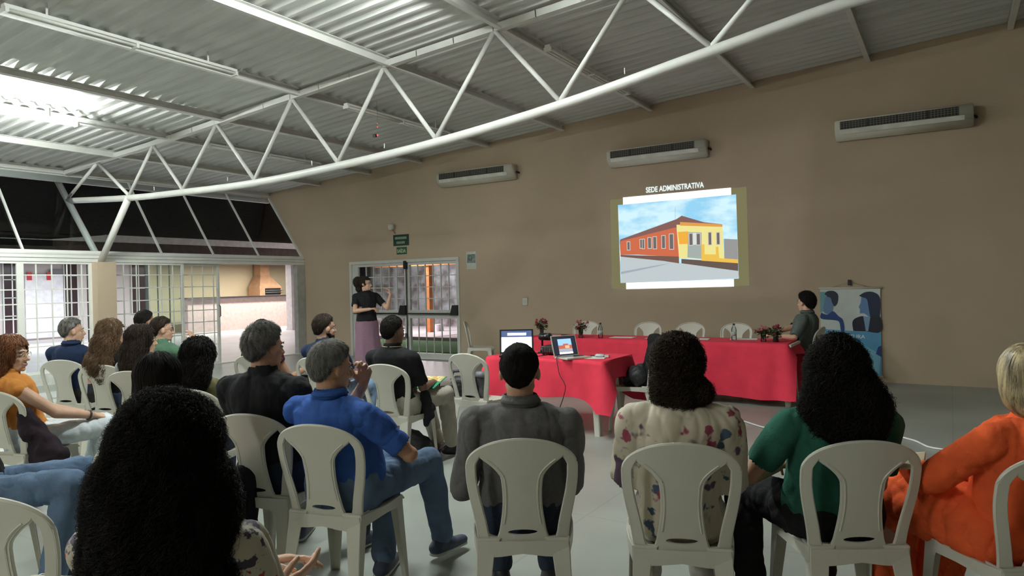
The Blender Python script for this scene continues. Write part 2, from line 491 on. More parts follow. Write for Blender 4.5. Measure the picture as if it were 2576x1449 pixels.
# glazed emergency doors in the gable wall
GY = YG+.05
M_DOOR = mat('pale_grey_door_enamel', (.62, .63, .60), .4, .04)
def steel_door(name, x0, x1, solid=0.):
    bm = NB(); a, b = x0+.04, x1-.04
    box(bm, x0, a, GY-.03, GY+.03, .01, 1.99); box(bm, b, x1, GY-.03, GY+.03, .01, 1.99)
    for z0, z1 in ((1.93, 1.99), (.83, 1.0), (.01, .12)): box(bm, a, b, GY-.03, GY+.03, z0, z1)
    if solid: box(bm, a, a+solid, GY-.028, GY+.028, .12, 1.93)
    d = struct(name, bm, M_DOOR)
    bm = NB(); n = int(round((b-a-solid)/.205)); w_ = (b-a-solid)/n
    for i in range(1, n):
        x = a+solid+w_*i; box(bm, x-.009, x+.009, GY-.012, GY+.012, 1.0, 1.93); box(bm, x-.008, x+.008, GY-.01, GY+.01, .12, .83)
    for z in (1.70, 1.47, 1.235): box(bm, a+solid, b, GY-.011, GY+.011, z-.009, z+.009)
    obj('grille', bm, M_DOOR, d)
    bm = NB(); box(bm, a+solid, b, GY+.014, GY+.018, 1.0, 1.93); obj('window_pane', bm, glass('clear_glass'), d)
    return d
d6 = steel_door('door_6', -11.08, -9.56, .12); d7 = steel_door('door_7', -9.50, -8.22)
bm = NB(); box(bm, -11.14, -11.08, YG-.02, YG+.1, 0, 2.05); box(bm, -8.22, -8.16, YG-.02, YG+.1, 0, 2.05); box(bm, -11.08, -8.22, YG-.02, YG+.1, 1.99, 2.05)
struct('trim_5', bm, M_DOOR)
for d, xa, xb in ((d6, -11.0, -9.6), (d7, -9.46, -8.26)):
    bm = NB(); tube(bm, [(xa, GY-.10, .93), (xb, GY-.10, .93)], .016, 8)
    obj('panic_bar', bm, BLACKP, d, True)
for d, x in ((d6, -9.62), (d7, -8.27)):
    bm = NB(); prism_y(bm, [(x-.10, .90), (x+.08, .90), (x+.08, 1.10), (x-.04, 1.10)], GY-.12, GY-.03); obj('latch_box', bm, BLACKP, d)
bm = NB(); tube(bm, [(-9.53, GY-.05, .02), (-9.53, GY-.05, 1.9)], .010, 8); obj('bolt_rod', bm, BLACKP, d6, True)
bm = NB(); box(bm, -9.57, -9.50, GY-.09, GY-.03, 1.85, 2.02); obj('top_latch', bm, BLACKP, d6)
bm = NB(); box(bm, -9.58, -9.53, GY-.07, GY-.03, .42, .52); obj('lock', bm, mat('lock_metal', (.2, .2, .2), .3, metal=.8), d6)

# ------------------------------------------------------------------ outside
bm = NB(); box(bm, -32, XL-.1, -6, 26, -.12, 0); struct('floor_outside', bm, mat('pale_outdoor_tiles', (.62, .60, .60), .35, .08, 1.5))
bm = NB(); box(bm, XL-.1, 3, YG+.2, 26, -.12, -.01); struct('floor_garden_path', bm, mat('garden_path', (.42, .36, .35), .8, .15, 6., .4, 40.))
bm = NB(); box(bm, -13.6, -4, 12.2, 14.6, -.012, .015)
lw = obj('lawn', bm, mat('grass', (.07, .22, .05), .9, .4, 60., 1., 120.)); tag(lw, 'green lawn outside the glazed emergency doors', 'grass'); lw['kind'] = 'stuff'
bm = NB(); box(bm, -14.5, -4, 14.75, 14.85, 0, .09); tag(obj('garden_kerb', bm, mat('kerb_grey', (.3, .28, .28), .8)), 'low grey kerb along the far side of the lawn', 'kerb')
# garden backdrop wall with climbing foliage
def cloudy(name, a, b, sc=2.5):
    m, nt, p = nodes_of(name)
    tc = nt.nodes.new('ShaderNodeTexCoord'); n = nt.nodes.new('ShaderNodeTexNoise'); n.inputs['Scale'].default_value = sc; n.inputs['Detail'].default_value = 8
    nt.links.new(tc.outputs['Object'], n.inputs['Vector'])
    r = nt.nodes.new('ShaderNodeValToRGB'); r.color_ramp.elements[0].position = .4; r.color_ramp.elements[1].position = .62
    r.color_ramp.elements[0].color = a+(1,); r.color_ramp.elements[1].color = b+(1,)
    nt.links.new(n.outputs['Fac'], r.inputs[0]); nt.links.new(r.outputs[0], p.inputs['Base Color']); p.inputs['Roughness'].default_value = .9
    return m
bm = NB(); box(bm, -19.8, -4, 20, 20.2, 0, 2.6); struct('wall_garden', bm, cloudy('mossy_stone', (.15, .12, .12), (.42, .42, .44)))
bm = NB(); box(bm, -14.28, -14.12, 17.4, 17.6, 0, 2.2); tag(obj('orange_post', bm, mat('orange_paint', (.75, .27, .09), .6)), 'orange painted post seen through the right glazed door', 'post')
bm = NB(); box(bm, -18.5, -6, 17.35, 17.65, 2.14, 2.45); tag(obj('orange_beam', bm, mat('orange_paint', (.75, .27, .09), .6)), 'orange painted beam above the orange post outside', 'beam')
bm = NB(); box(bm, -14.35, -14.15, 17.9, 18.15, 0, .22); tag(obj('white_bucket', bm, mat('white_pot', (.8, .8, .85), .5)), 'small white box at the foot of the orange post', 'box')

# veranda across the yard: beam, dark tiled roof, cream wall, bar counter and barbecue
M_TILE = mat('dark_roof_tiles', (.08, .055, .045), .9, .3, 8., .5, 30.)
bm = NB()
vs = [bm.verts.new(p) for p in ((-17.9, 2, 2.93), (-17.9, 26, 2.93), (-26, 26, 6.3), (-26, 2, 6.3))]; bm.faces.new(vs)
vs = [bm.verts.new(p) for p in ((-17.9, 2, 2.85), (-17.9, 26, 2.85), (-26, 26, 6.2), (-26, 2, 6.2))]; bm.faces.new(vs)
struct('ceiling_veranda', bm, M_TILE)
bm = NB(); box(bm, -18.0, -17.9, 9.3, 26, 2.77, 2.95); box(bm, -18.0, -17.9, 2, 8.1, 2.62, 2.78); bar(bm, (-17.95, 8.1, 2.70), (-17.95, 9.35, 2.86), .1, .17)
tag(obj('veranda_beam', bm, mat('grey_fascia', (.75, .73, .68), .6)), 'long pale fascia beam outside above the glass doors', 'beam')
bm = NB(); box(bm, -24.2, -24, 13.9, 26, 0, 3.4); struct('wall_veranda', bm, M_CREAM)
bm = NB(); box(bm, -24.2, -24, 2, 13.9, 0, 3.4); struct('wall_yard', bm, M_OUT)
def outwin(n, y0, y1, z0, z1):
    bm = NB(); box(bm, -24.0, -23.97, y0, y1, z0, z1); w1 = struct('window_%d' % n, bm, mat('dark_window', (.05, .03, .035), .2))
    bm = NB()
    for y in (y0, (y0+y1)/2, y1): box(bm, -23.97, -23.94, y-.015, y+.015, z0, z1)
    for k in range(5):
        z = z0+(z1-z0)*k/4; box(bm, -23.97, -23.94, y0, y1, z-.012, z+.012)
    obj('window_frame', bm, WHITE_STEEL, w1)
outwin(2, 9.45, 9.92, .3, 2.5); outwin(3, 11.14, 11.55, .75, 2.5); outwin(4, 13.3, 13.8, .75, 2.5); outwin(5, 8.0, 8.8, .3, 2.5)
bm = NB(); box(bm, -24.0, -23.93, 10.02, 11.10, .13, 2.11); dd = struct('door_8', bm, mat('lilac_white_door', (.80, .76, .80), .5))
bm = NB(); box(bm, -24, -23.95, 10.72, 11.1, 1.93, 2.25); tag(obj('grey_wall_box', bm, mat('grey_box', (.22, .22, .25), .6)), 'dark grey panel beside the white door across the yard', 'box')
for y, s in ((10.07, 'left'), (10.62, 'right')):
    bm = NB(); box(bm, -23.93, -23.90, y, y+.13, 1.93, 2.18); tag(obj('red_sign', bm, mat('red_sign_paint', (.6, .04, .05), .5)), 'small red safety sign above the white door outside, %s one' % s, 'sign')
bm = NB(); box(bm, -24, -23.96, 13.83, 13.93, 1.3, 2.45); struct('window_6', bm, emis('strip_glow', (1, .97, .8), 1.2))  # bright cream strip on the yard wall, its brightness put in as glow
for y, l in ((19.72, 'white square column in front of the barbecue'),):
    bm = NB(); box(bm, -20.35, -20.05, 16.9, 17.25, 0, 2.8); box(bm, -20.37, -20.03, 16.88, 17.27, 0, .06)
    tag(obj('white_column', bm, mat('lilac_white_paint', (.5, .47, .49), .5)), l, 'column')
cn = thing('bar_counter', 'long pink beige masonry bar counter with a dark stone top outside', 'counter', (-22.6, 15, 0))
bm = NB(); box(bm, -.2, 0, -.5, 8, 0, 1.2); obj('counter_base', bm, mat('pinkish_render', (.50, .40, .37), .8), cn)
bm = NB(); box(bm, -.35, .15, -.6, 8, 1.2, 1.25); obj('worktop', bm, mat('dark_granite', (.03, .03, .035), .25), cn)
bm = NB(); box(bm, -18.0, -17.9, 2, 26, 2.47, 2.765); box(bm, -24, -18.0, 2, 26, 2.62, 2.70); struct('trim_6', bm, M_TILE)
bq = thing('barbecue', 'brick coloured barbecue with tapering hood and chimney behind the bar counter', 'barbecue', (-23.45, 18.45, 0))
M_BRICK = mat('terracotta_hood', (.52, .30, .17), .8, .1, 6.)
bm = NB(); box(bm, -.5, .35, -.65, .65, 0, 1.0); obj('body', bm, M_BRICK, bq)
bm = NB()
def frus(bm, a, b, z0, z1):
    A = [bm.verts.new((x, y, z0)) for x, y in ((a[0], a[2]), (a[1], a[2]), (a[1], a[3]), (a[0], a[3]))]
    B = [bm.verts.new((x, y, z1)) for x, y in ((b[0], b[2]), (b[1], b[2]), (b[1], b[3]), (b[0], b[3]))]
    bm.faces.new(A[::-1]); bm.faces.new(B)
    for k in range(4): bm.faces.new((A[k], A[(k+1) % 4], B[(k+1) % 4], B[k]))
frus(bm, (-.4, .3, -.5, .55), (-.4, .3, -.5, .55), 1.0, 1.58); frus(bm, (-.4, .3, -.5, .55), (-.4, .0, -.22, .22), 1.58, 2.05); frus(bm, (-.4, 0, -.22, .22), (-.4, 0, -.22, .22), 2.05, 2.62)
obj('hood', bm, M_BRICK, bq)
bm = NB(); box(bm, .29, .315, -.25, .5, 1.27, 1.53); obj('fire_opening', bm, mat('opening_black', (.01, .01, .01), .9), bq)  # flat black plate marks the fire opening
bm = NB()
for z in (1.36, 1.44): tube(bm, [(.34, -.25, z), (.34, .62, z)], .014, 6)
obj('spit', bm, mat('steel', (.7, .7, .7), .3, metal=.9), bq)

# ------------------------------------------------------------------ lamps
def fixture(x, y0, lit, label, L=2.38):
    z = zr(x)-.155
    t = thing('batten_light', label, 'ceiling light', (x, y0, z), 0, 'fluorescent battens under the roof')
    bm = NB(); box(bm, -.035, .035, 0, L, 0, .03); frame_c = obj('lamp_body', bm, WHITE_STEEL, t)
    for s in (-1, 1):
        for k in (0, 1):
            bm = NB(); tube(bm, [(s*.028, .03+k*L/2, -.022), (s*.028, L/2-.02+k*L/2, -.022)], .014, 10)
            obj('tube_lamp', bm, emis('lit_tube', (.93, 1., .95), 275.) if lit else mat('unlit_tube', (.75, .75, .70), .3), t, True)
    for k in (0, .5, 1):
        bm = NB(); box(bm, -.05, .05, k*(L-.03), k*(L-.03)+.03, -.045, 0); obj('lamp_holder', bm, WHITE_STEEL, t)
    bm = NB()
    for k in (.15, .85): box(bm, -.004, .004, k*L-.01, k*L+.01, .03, .15)
    obj('hanger', bm, WHITE_STEEL, t)
FX = [(-7.09, 2.85, 0, 'unlit fluorescent batten in the top left of the hall'), (-10.25, 2.62, 1, 'glowing fluorescent tube at the far left of the roof'),
      (-3.93, 2.85, 1, 'lit fluorescent batten just above the top edge of the photo'), (-3.95, 7.15, 0, 'unlit batten before the middle air conditioner'),
      (-7.15, 7.05, 0, 'unlit batten behind the truss at the centre left'), (-10.18, 6.95, 0, 'unlit batten low at the left behind the truss'),
      (-.75, 2.0, 0, 'unlit batten over the front row'), (-10.25, -2.0, 1, 'lit batten beyond the left edge, in line with the glowing tube'), (-3.9, -4.7, 1, 'unseen lit batten added by the back wall to brighten the foreground'), (2.3, 3.6, 0, 'unlit batten at the right of the hall')]  # the batten by the back wall is added to lift the foreground
for a in FX: fixture(*a)
def lamp(name, kind, loc, e, size=.3, rot=(0, 0, 0), col=(1, 1, 1), sy=None):
    l = bpy.data.lights.new(name, kind); l.energy = e; l.color = col
    if kind == 'AREA':
        l.size = size
        if sy: l.shape = 'RECTANGLE'; l.size_y = sy
    else: l.shadow_soft_size = size
    o = bpy.data.objects.new(name, l); COL.objects.link(o); o.location = loc; o.rotation_euler = rot
    return o
lamp('veranda_lamp', 'AREA', (-21.6, 17.0, 2.42), 230, .3, (0, 0, 0), (1, .95, .88), 6)
lamp('veranda_lamp', 'AREA', (-21.3, 9.5, 2.42), 220, .3, (0, 0, 0), (.97, .95, 1), 4)
lamp('garden_lamp', 'AREA', (-14.5, 17.0, 3.2), 230, .3, (0, 0, 0), (1, .9, .95), 3)

# ================================================================== THINGS ON THE WALL
def ac(x0, x1, label):
    t = thing('air_conditioner', label, 'air conditioner', ((x0+x1)/2, YG, 3.43), 0, 'air conditioners on the gable wall')
    W = (x1-x0)/2
    M_AC = mat('ac_plastic', (.66, .65, .56), .45, .04)
    prof = [(0, 0), (-.10, 0), (-.21, .075), (-.235, .13), (-.235, .25), (-.20, .275), (0, .275)]
    bm = NB(); A = [bm.verts.new((-W, y, z)) for y, z in prof]; B = [bm.verts.new((W, y, z)) for y, z in prof]
    bm.faces.new(A); bm.faces.new(B[::-1])
    for i in range(len(prof)):
        j = (i+1) % len(prof); bm.faces.new((A[i], A[j], B[j], B[i]))
    bmesh.ops.bevel(bm, geom=[e for e in bm.edges], offset=.012, segments=2, affect='EDGES')
    obj('casing', bm, M_AC, t, True)
    bm = NB(); box(bm, -W+.07, W-.16, -.2385, -.225, .135, .245); obj('grille_recess', bm, mat('vent_dark', (.025, .024, .022), .7), t)
    bm = NB()
    for k in range(3): box(bm, -W+.07, W-.16, -.243, -.237, .165+.028*k, .170+.028*k)
    n = 38
    for k in range(n):
        x = -W+.08+(2*W-.25)*k/(n-1); box(bm, x-.0035, x+.0035, -.241, -.237, .137, .243)
    obj('louver', bm, mat('ac_louver', (.17, .16, .14), .5), t)
    bm = NB()
    for k in (.25, .5, .75):
        x = -W+.07+(2*W-.23)*k; box(bm, x-.012, x+.012, -.244, -.236, .135, .245)
    obj('divider', bm, BLACKP, t)
    bm = NB(); vs = [bm.verts.new(p) for p in ((-W+.07, -.238, .128), (W-.1, -.238, .128), (W-.1, -.213, .07), (-W+.07, -.213, .07))]; bm.faces.new(vs)
    r = bmesh.ops.extrude_face_region(bm, geom=bm.faces[:]); bmesh.ops.translate(bm, verts=[v for v in r['geom'] if isinstance(v, bmesh.types.BMVert)], vec=(0, -.004, -.002))
    obj('flap', bm, mat('ac_flap', (.70, .70, .64), .35), t)
    bm = NB(); tube(bm, [(W-.01, -.05, .14), (W+.03, -.03, .13), (W+.035, -.005, .12)], .018, 8); obj('pipe', bm, BLACKP, t, True)
ac(-8.50, -6.76, 'off white air conditioner left of the other two, nearest the doors')
ac(-4.86, -3.20, 'off white air conditioner directly above the projected slide, the middle one')
ac(-1.35, .29, 'off white air conditioner at the upper right, largest in view')

# projected slide, its light put in as thin glowing pieces on the wall
YS = YG-.004
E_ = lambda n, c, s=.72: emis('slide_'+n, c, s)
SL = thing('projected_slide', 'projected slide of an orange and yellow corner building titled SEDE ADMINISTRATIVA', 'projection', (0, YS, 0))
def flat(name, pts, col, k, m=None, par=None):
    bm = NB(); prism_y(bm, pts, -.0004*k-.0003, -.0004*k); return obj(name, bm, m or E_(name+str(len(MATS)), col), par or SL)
OL = (.17, .155, .065)
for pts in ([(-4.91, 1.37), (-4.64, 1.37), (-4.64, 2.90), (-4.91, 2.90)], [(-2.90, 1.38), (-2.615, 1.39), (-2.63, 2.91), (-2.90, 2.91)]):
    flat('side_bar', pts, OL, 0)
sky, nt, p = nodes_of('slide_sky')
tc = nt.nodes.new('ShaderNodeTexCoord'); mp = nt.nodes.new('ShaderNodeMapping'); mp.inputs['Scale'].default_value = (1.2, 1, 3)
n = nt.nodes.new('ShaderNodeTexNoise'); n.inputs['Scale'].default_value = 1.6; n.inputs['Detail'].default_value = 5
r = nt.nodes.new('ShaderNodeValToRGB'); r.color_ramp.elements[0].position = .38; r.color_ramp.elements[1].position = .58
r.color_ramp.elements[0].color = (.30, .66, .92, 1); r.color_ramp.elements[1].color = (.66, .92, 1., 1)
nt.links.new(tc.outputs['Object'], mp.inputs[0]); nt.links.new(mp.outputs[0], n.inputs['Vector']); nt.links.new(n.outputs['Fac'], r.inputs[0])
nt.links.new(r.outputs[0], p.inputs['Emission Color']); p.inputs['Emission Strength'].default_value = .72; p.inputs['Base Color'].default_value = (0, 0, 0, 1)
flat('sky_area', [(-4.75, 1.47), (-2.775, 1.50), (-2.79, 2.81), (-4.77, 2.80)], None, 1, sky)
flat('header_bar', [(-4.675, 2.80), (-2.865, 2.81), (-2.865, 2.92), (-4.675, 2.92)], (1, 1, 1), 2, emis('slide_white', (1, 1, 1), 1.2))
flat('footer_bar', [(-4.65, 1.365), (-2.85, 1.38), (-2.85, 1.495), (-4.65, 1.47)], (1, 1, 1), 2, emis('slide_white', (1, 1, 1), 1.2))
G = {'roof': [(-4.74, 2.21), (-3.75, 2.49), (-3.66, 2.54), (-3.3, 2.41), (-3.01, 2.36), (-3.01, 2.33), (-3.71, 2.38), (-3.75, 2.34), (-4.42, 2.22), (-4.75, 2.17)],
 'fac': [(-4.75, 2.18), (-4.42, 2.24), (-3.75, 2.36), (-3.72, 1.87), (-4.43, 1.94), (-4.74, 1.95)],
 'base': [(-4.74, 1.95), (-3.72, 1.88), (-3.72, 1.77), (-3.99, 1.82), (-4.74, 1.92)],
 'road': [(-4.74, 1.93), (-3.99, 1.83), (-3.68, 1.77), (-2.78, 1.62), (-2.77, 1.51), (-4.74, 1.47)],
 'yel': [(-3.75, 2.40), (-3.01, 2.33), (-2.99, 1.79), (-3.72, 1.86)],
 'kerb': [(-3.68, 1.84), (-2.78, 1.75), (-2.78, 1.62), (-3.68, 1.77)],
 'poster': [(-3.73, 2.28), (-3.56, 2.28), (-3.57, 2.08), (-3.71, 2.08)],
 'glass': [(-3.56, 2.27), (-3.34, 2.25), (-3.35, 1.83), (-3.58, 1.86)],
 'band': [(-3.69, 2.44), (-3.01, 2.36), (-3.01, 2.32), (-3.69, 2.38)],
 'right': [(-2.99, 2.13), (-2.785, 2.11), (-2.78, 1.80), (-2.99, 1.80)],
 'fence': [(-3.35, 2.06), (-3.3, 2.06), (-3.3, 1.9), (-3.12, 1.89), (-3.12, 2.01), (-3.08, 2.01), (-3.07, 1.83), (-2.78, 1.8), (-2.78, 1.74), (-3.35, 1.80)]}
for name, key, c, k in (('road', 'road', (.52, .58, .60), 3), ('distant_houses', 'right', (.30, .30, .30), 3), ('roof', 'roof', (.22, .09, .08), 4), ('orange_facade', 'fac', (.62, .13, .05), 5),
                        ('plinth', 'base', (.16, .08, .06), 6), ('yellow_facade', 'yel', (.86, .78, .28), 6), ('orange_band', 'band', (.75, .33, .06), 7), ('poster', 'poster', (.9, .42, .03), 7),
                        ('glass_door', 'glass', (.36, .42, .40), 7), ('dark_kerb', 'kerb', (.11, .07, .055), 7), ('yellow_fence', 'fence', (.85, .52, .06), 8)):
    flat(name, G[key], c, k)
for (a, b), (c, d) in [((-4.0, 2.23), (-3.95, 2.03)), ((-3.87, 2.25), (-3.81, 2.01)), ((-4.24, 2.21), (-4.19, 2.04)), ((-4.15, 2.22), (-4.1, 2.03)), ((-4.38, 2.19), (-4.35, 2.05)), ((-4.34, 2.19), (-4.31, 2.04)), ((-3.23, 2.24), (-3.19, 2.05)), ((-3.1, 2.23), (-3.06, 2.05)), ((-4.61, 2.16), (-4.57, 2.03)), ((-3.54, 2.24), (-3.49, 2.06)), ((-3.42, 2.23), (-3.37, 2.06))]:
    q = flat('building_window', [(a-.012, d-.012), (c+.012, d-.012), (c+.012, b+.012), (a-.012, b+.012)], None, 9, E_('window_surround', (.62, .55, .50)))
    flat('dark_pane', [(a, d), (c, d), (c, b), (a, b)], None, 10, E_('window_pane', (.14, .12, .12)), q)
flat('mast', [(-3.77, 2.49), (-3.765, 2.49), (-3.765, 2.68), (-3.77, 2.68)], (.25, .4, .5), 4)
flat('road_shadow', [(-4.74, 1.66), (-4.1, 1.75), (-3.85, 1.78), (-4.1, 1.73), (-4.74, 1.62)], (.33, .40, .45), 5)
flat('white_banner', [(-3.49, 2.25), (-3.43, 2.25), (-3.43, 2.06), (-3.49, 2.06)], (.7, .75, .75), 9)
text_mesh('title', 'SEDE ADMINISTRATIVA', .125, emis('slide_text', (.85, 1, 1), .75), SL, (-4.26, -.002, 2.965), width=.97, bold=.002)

# dark wash of light around the slide: the projector itself
pl = lamp('projector_beam', 'SPOT', (-3.45, 6.66, .80), 34, .02, (0, 0, 0), (.86, .88, 1.))
pl.rotation_euler = (Vector((-3.45, 11, 2.35))-Vector((-3.45, 6.66, .80))).to_track_quat('-Z', 'Y').to_euler()
pl.data.spot_size = math.radians(62); pl.data.spot_blend = .05; pl.data.use_nodes = True
nt = pl.data.node_tree; em = nt.nodes['Emission']
tc = nt.nodes.new('ShaderNodeTexCoord'); sx = nt.nodes.new('ShaderNodeSeparateXYZ'); nt.links.new(tc.outputs['Normal'], sx.inputs[0])
def mth(op, a, b=None):
    n_ = nt.nodes.new('ShaderNodeMath'); n_.operation = op
    for i, q in enumerate((a, b)):
        if q is None: continue
        if isinstance(q, (int, float)): n_.inputs[i].default_value = q
        else: nt.links.new(q, n_.inputs[i])
    return n_.outputs[0]
zz = mth('ABSOLUTE', sx.outputs[2]); gx = mth('ABSOLUTE', mth('DIVIDE', sx.outputs[0], zz)); gy = mth('ABSOLUTE', mth('DIVIDE', sx.outputs[1], zz))
def edge(v, h):
    n_ = nt.nodes.new('ShaderNodeMapRange'); n_.interpolation_type = 'SMOOTHSTEP'
    n_.inputs[1].default_value = h-.03; n_.inputs[2].default_value = h+.03; n_.inputs[3].default_value = 1; n_.inputs[4].default_value = 0
    nt.links.new(v, n_.inputs[0]); return n_.outputs[0]
nt.links.new(mth('MULTIPLY', edge(gx, .36), edge(gy, .26)), em.inputs['Strength'])

# banner with hanging cord
BN = thing('hanging_banner', 'blue and white banner with two face silhouettes hanging on the wall', 'banner', (-1.22, YG-.03, 0))
def bflat(name, pts, col, k, par=None, rough=.6):
    bm = NB(); prism_y(bm, pts, -.0006*k-.0005, -.0006*k+.0001); return obj(name, bm, mat('banner_'+name, col, rough, .06, 6.), par or BN)
bm = NB(); box(bm, -.39, .39, .003, .006, .09, 1.32); obj('sheet', bm, mat('banner_white', (.62, .68, .66), .6, .04), BN)
bflat('blue_field', [(-.39, .10), (.39, .10), (.39, .70), (-.39, .74)], (.10, .33, .55), 0)
bflat('light_blue_patch', [(.02, .12), (.36, .12), (.38, .40), (.20, .50), (.05, .36)], (.20, .48, .62), 1)
bflat('navy_corner', [(.32, .40), (.39, .36), (.39, .52), (.35, .50)], (.02, .05, .22), 2)
bflat('teal_edge', [(-.39, .98), (-.33, 1.0), (-.31, 1.28), (-.39, 1.28)], (.16, .38, .42), 0)
def smooth2(P): return [(a, b) for a, b in smooth_path(P+[P[0]], 4)][:-1]
bflat('man_hair', smooth2([(-.33, 1.25), (-.29, 1.29), (-.2, 1.29), (-.15, 1.23), (-.16, 1.12), (-.20, 1.07), (-.23, 1.12), (-.25, 1.19), (-.29, 1.21)]), (.02, .03, .06), 2)
bflat('man_face', smooth2([(-.32, 1.22), (-.26, 1.20), (-.21, 1.12), (-.22, 1.02), (-.24, .96), (-.33, .97), (-.35, 1.05), (-.335, 1.13)]), (.14, .24, .42), 1)
bflat('man_shirt', smooth2([(-.38, .98), (-.30, .95), (-.22, 1.0), (-.15, .93), (-.09, .87), (-.075, .72), (-.12, .72), (-.14, .84), (-.2, .87), (-.38, .89)]), (.02, .06, .22), 3)
bflat('woman_hair', smooth2([(.12, 1.22), (.2, 1.27), (.30, 1.27), (.38, 1.2), (.385, 1.0), (.36, .9), (.27, .9), (.24, 1.05), (.22, 1.17), (.16, 1.2)]), (.012, .02, .06), 2)
bflat('woman_face', smooth2([(.15, 1.2), (.22, 1.18), (.27, 1.05), (.26, .92), (.18, .97), (.13, .97), (.13, 1.03), (.115, 1.06), (.14, 1.12)]), (.13, .26, .50), 1)
bflat('woman_jacket', smooth2([(.04, .72), (.03, .84), (.07, .90), (.17, .93), (.20, .85), (.27, .93), (.385, .92), (.385, .71), (.2, .715)]), (.012, .012, .03), 3)
bflat('woman_blouse', [(.17, .93), (.26, .92), (.23, .72), (.2, .72)], (.20, .35, .50), 4)
text_mesh('banner_lettering', 'ARQUITETURA', .075, mat('banner_letters', (.72, .78, .82), .6), BN, (-.33, -.003, .615), width=.52, bold=.001)
for z in (1.33, .085):
    bm = NB(); tube(bm, [(-.41, .003, z), (.41, .003, z)], .014, 8); obj('rod', bm, WHITE_PL, BN, True)
bm = NB(); tube(bm, [(-.26, .003, 1.34), (-.02, .005, 1.415), (.02, .005, 1.415), (.26, .003, 1.34)], .003, 5); obj('cord', bm, mat('cord', (.4, .36, .25), .8), BN, True)
bm = NB(); box(bm, -.02, .02, -.01, .028, 1.37, 1.45); obj('hook', bm, BLACKP, BN)

def panel(name, label, cat, x0, x1, z0, z1, m, d=.01, y=YG):
    bm = NB(); box(bm, x0, x1, y-d, y, z0, z1); o = obj(name, bm, m); tag(o, label, cat); return o
SG = mat('dark_green_sign', (.012, .05, .035), .5)
s1 = thing('wall_sign', 'larger dark green rectangular sign with two pale lines, above the exit sign', 'sign', (-9.64, YG, 2.34))
bm = NB(); box(bm, -.21, .21, -.01, 0, 0, .23); obj('plate', bm, SG, s1)
LT = mat('pale_lettering', (.32, .36, .25), .6)
for z, a, b, n_ in ((.135, -.16, .16, 9), (.04, -.12, .11, 6)):
    bm = NB()
    for k in range(n_):
        x = a+(b-a)*k/n_; box(bm, x, x+(b-a)/n_*.74, -.012, -.009, z, z+.05)
    obj('faint_lettering', bm, LT, s1)
s2 = thing('exit_sign', 'small green SAIDA exit sign above the glazed doors', 'sign', (-9.63, YG, 2.16))
bm = NB(); box(bm, -.135, .135, -.01, 0, 0, .15); obj('plate', bm, mat('exit_green', (.02, .10, .05), .5), s2)
text_mesh('exit_lettering', 'SAÍDA', .10, mat('photoluminescent', (.45, .52, .33), .5), s2, (-.12, -.012, .035), width=.24, bold=.003)
n1 = thing('wall_notice', 'white wall notice with a grey green picture right of the glazed doors', 'notice', (-7.86, YG, 1.80))
bm = NB(); box(bm, -.115, .115, -.006, 0, 0, .34); obj('sheet', bm, mat('notice_white', (.55, .58, .54), .5), n1)
bm = NB(); box(bm, -.10, .10, -.008, -.005, .12, .29); obj('picture', bm, mat('notice_picture', (.20, .25, .23), .6, .5, 14.), n1)
bm = NB(); tube(bm, [(-.07, -.010, .22), (-.05, -.010, .17), (0, -.010, .165), (.02, -.010, .22), (.0, -.010, .265), (-.05, -.010, .26)], .006, 6, closed=True); obj('mark', bm, mat('notice_mark', (.08, .11, .10), .6), n1)
sw = thing('light_switch', 'white wall switch plate left of the slide, above the table', 'switch', (-6.66, YG, 1.09))
bm = NB(); box(bm, -.06, .06, -.008, 0, 0, .15); bmesh.ops.bevel(bm, geom=bm.edges[:], offset=.004, segments=2, affect='EDGES'); obj('plate', bm, WHITE_PL, sw)
bm = NB(); box(bm, -.03, -.004, -.014, -.007, .05, .10); box(bm, .004, .03, -.014, -.007, .05, .10); obj('rocker', bm, WHITE_PL, sw)
al = thing('emergency_lamp', 'small white emergency lamp head high above the exit sign', 'lamp', (-9.84, YG, 2.60))
bm = NB(); lathe(bm, [(.0, -.02), (.055, -.02), (.065, .03), (.06, .09), (.0, .11)], (0, -.08, .10), 16); obj('lamp_head', bm, WHITE_PL, al, True)
bm = NB(); tube(bm, [(.05, -.01, .0), (.03, -.05, .06), (0, -.08, .09)], .010, 6); obj('bracket', bm, mat('copper_tone', (.4, .18, .12), .5), al, True)
# tiny device with red lights hung under the roof
cm = thing('indicator_device', 'tiny device with red dots hanging under the roof behind the truss', 'device', (-7.1, 7.6, 3.72))
bm = NB(); box(bm, -.05, .0, -.02, .02, -.02, .02); obj('device_body', bm, BLACKP, cm)
for z, k in ((0, .010), (.12, .006), (.17, .005)):
    bm = NB(); bmesh.ops.create_icosphere(bm, subdivisions=1, radius=k*1.4); bmesh.ops.translate(bm, verts=bm.verts[:], vec=(.03, 0, z)); obj('red_light', bm, emis('red_led', (1, .04, .03), 3.), cm)
bm = NB(); tube(bm, [(.03, 0, 0), (.03, 0, .50)], .002, 4); obj('wire', bm, BLACKP, cm)

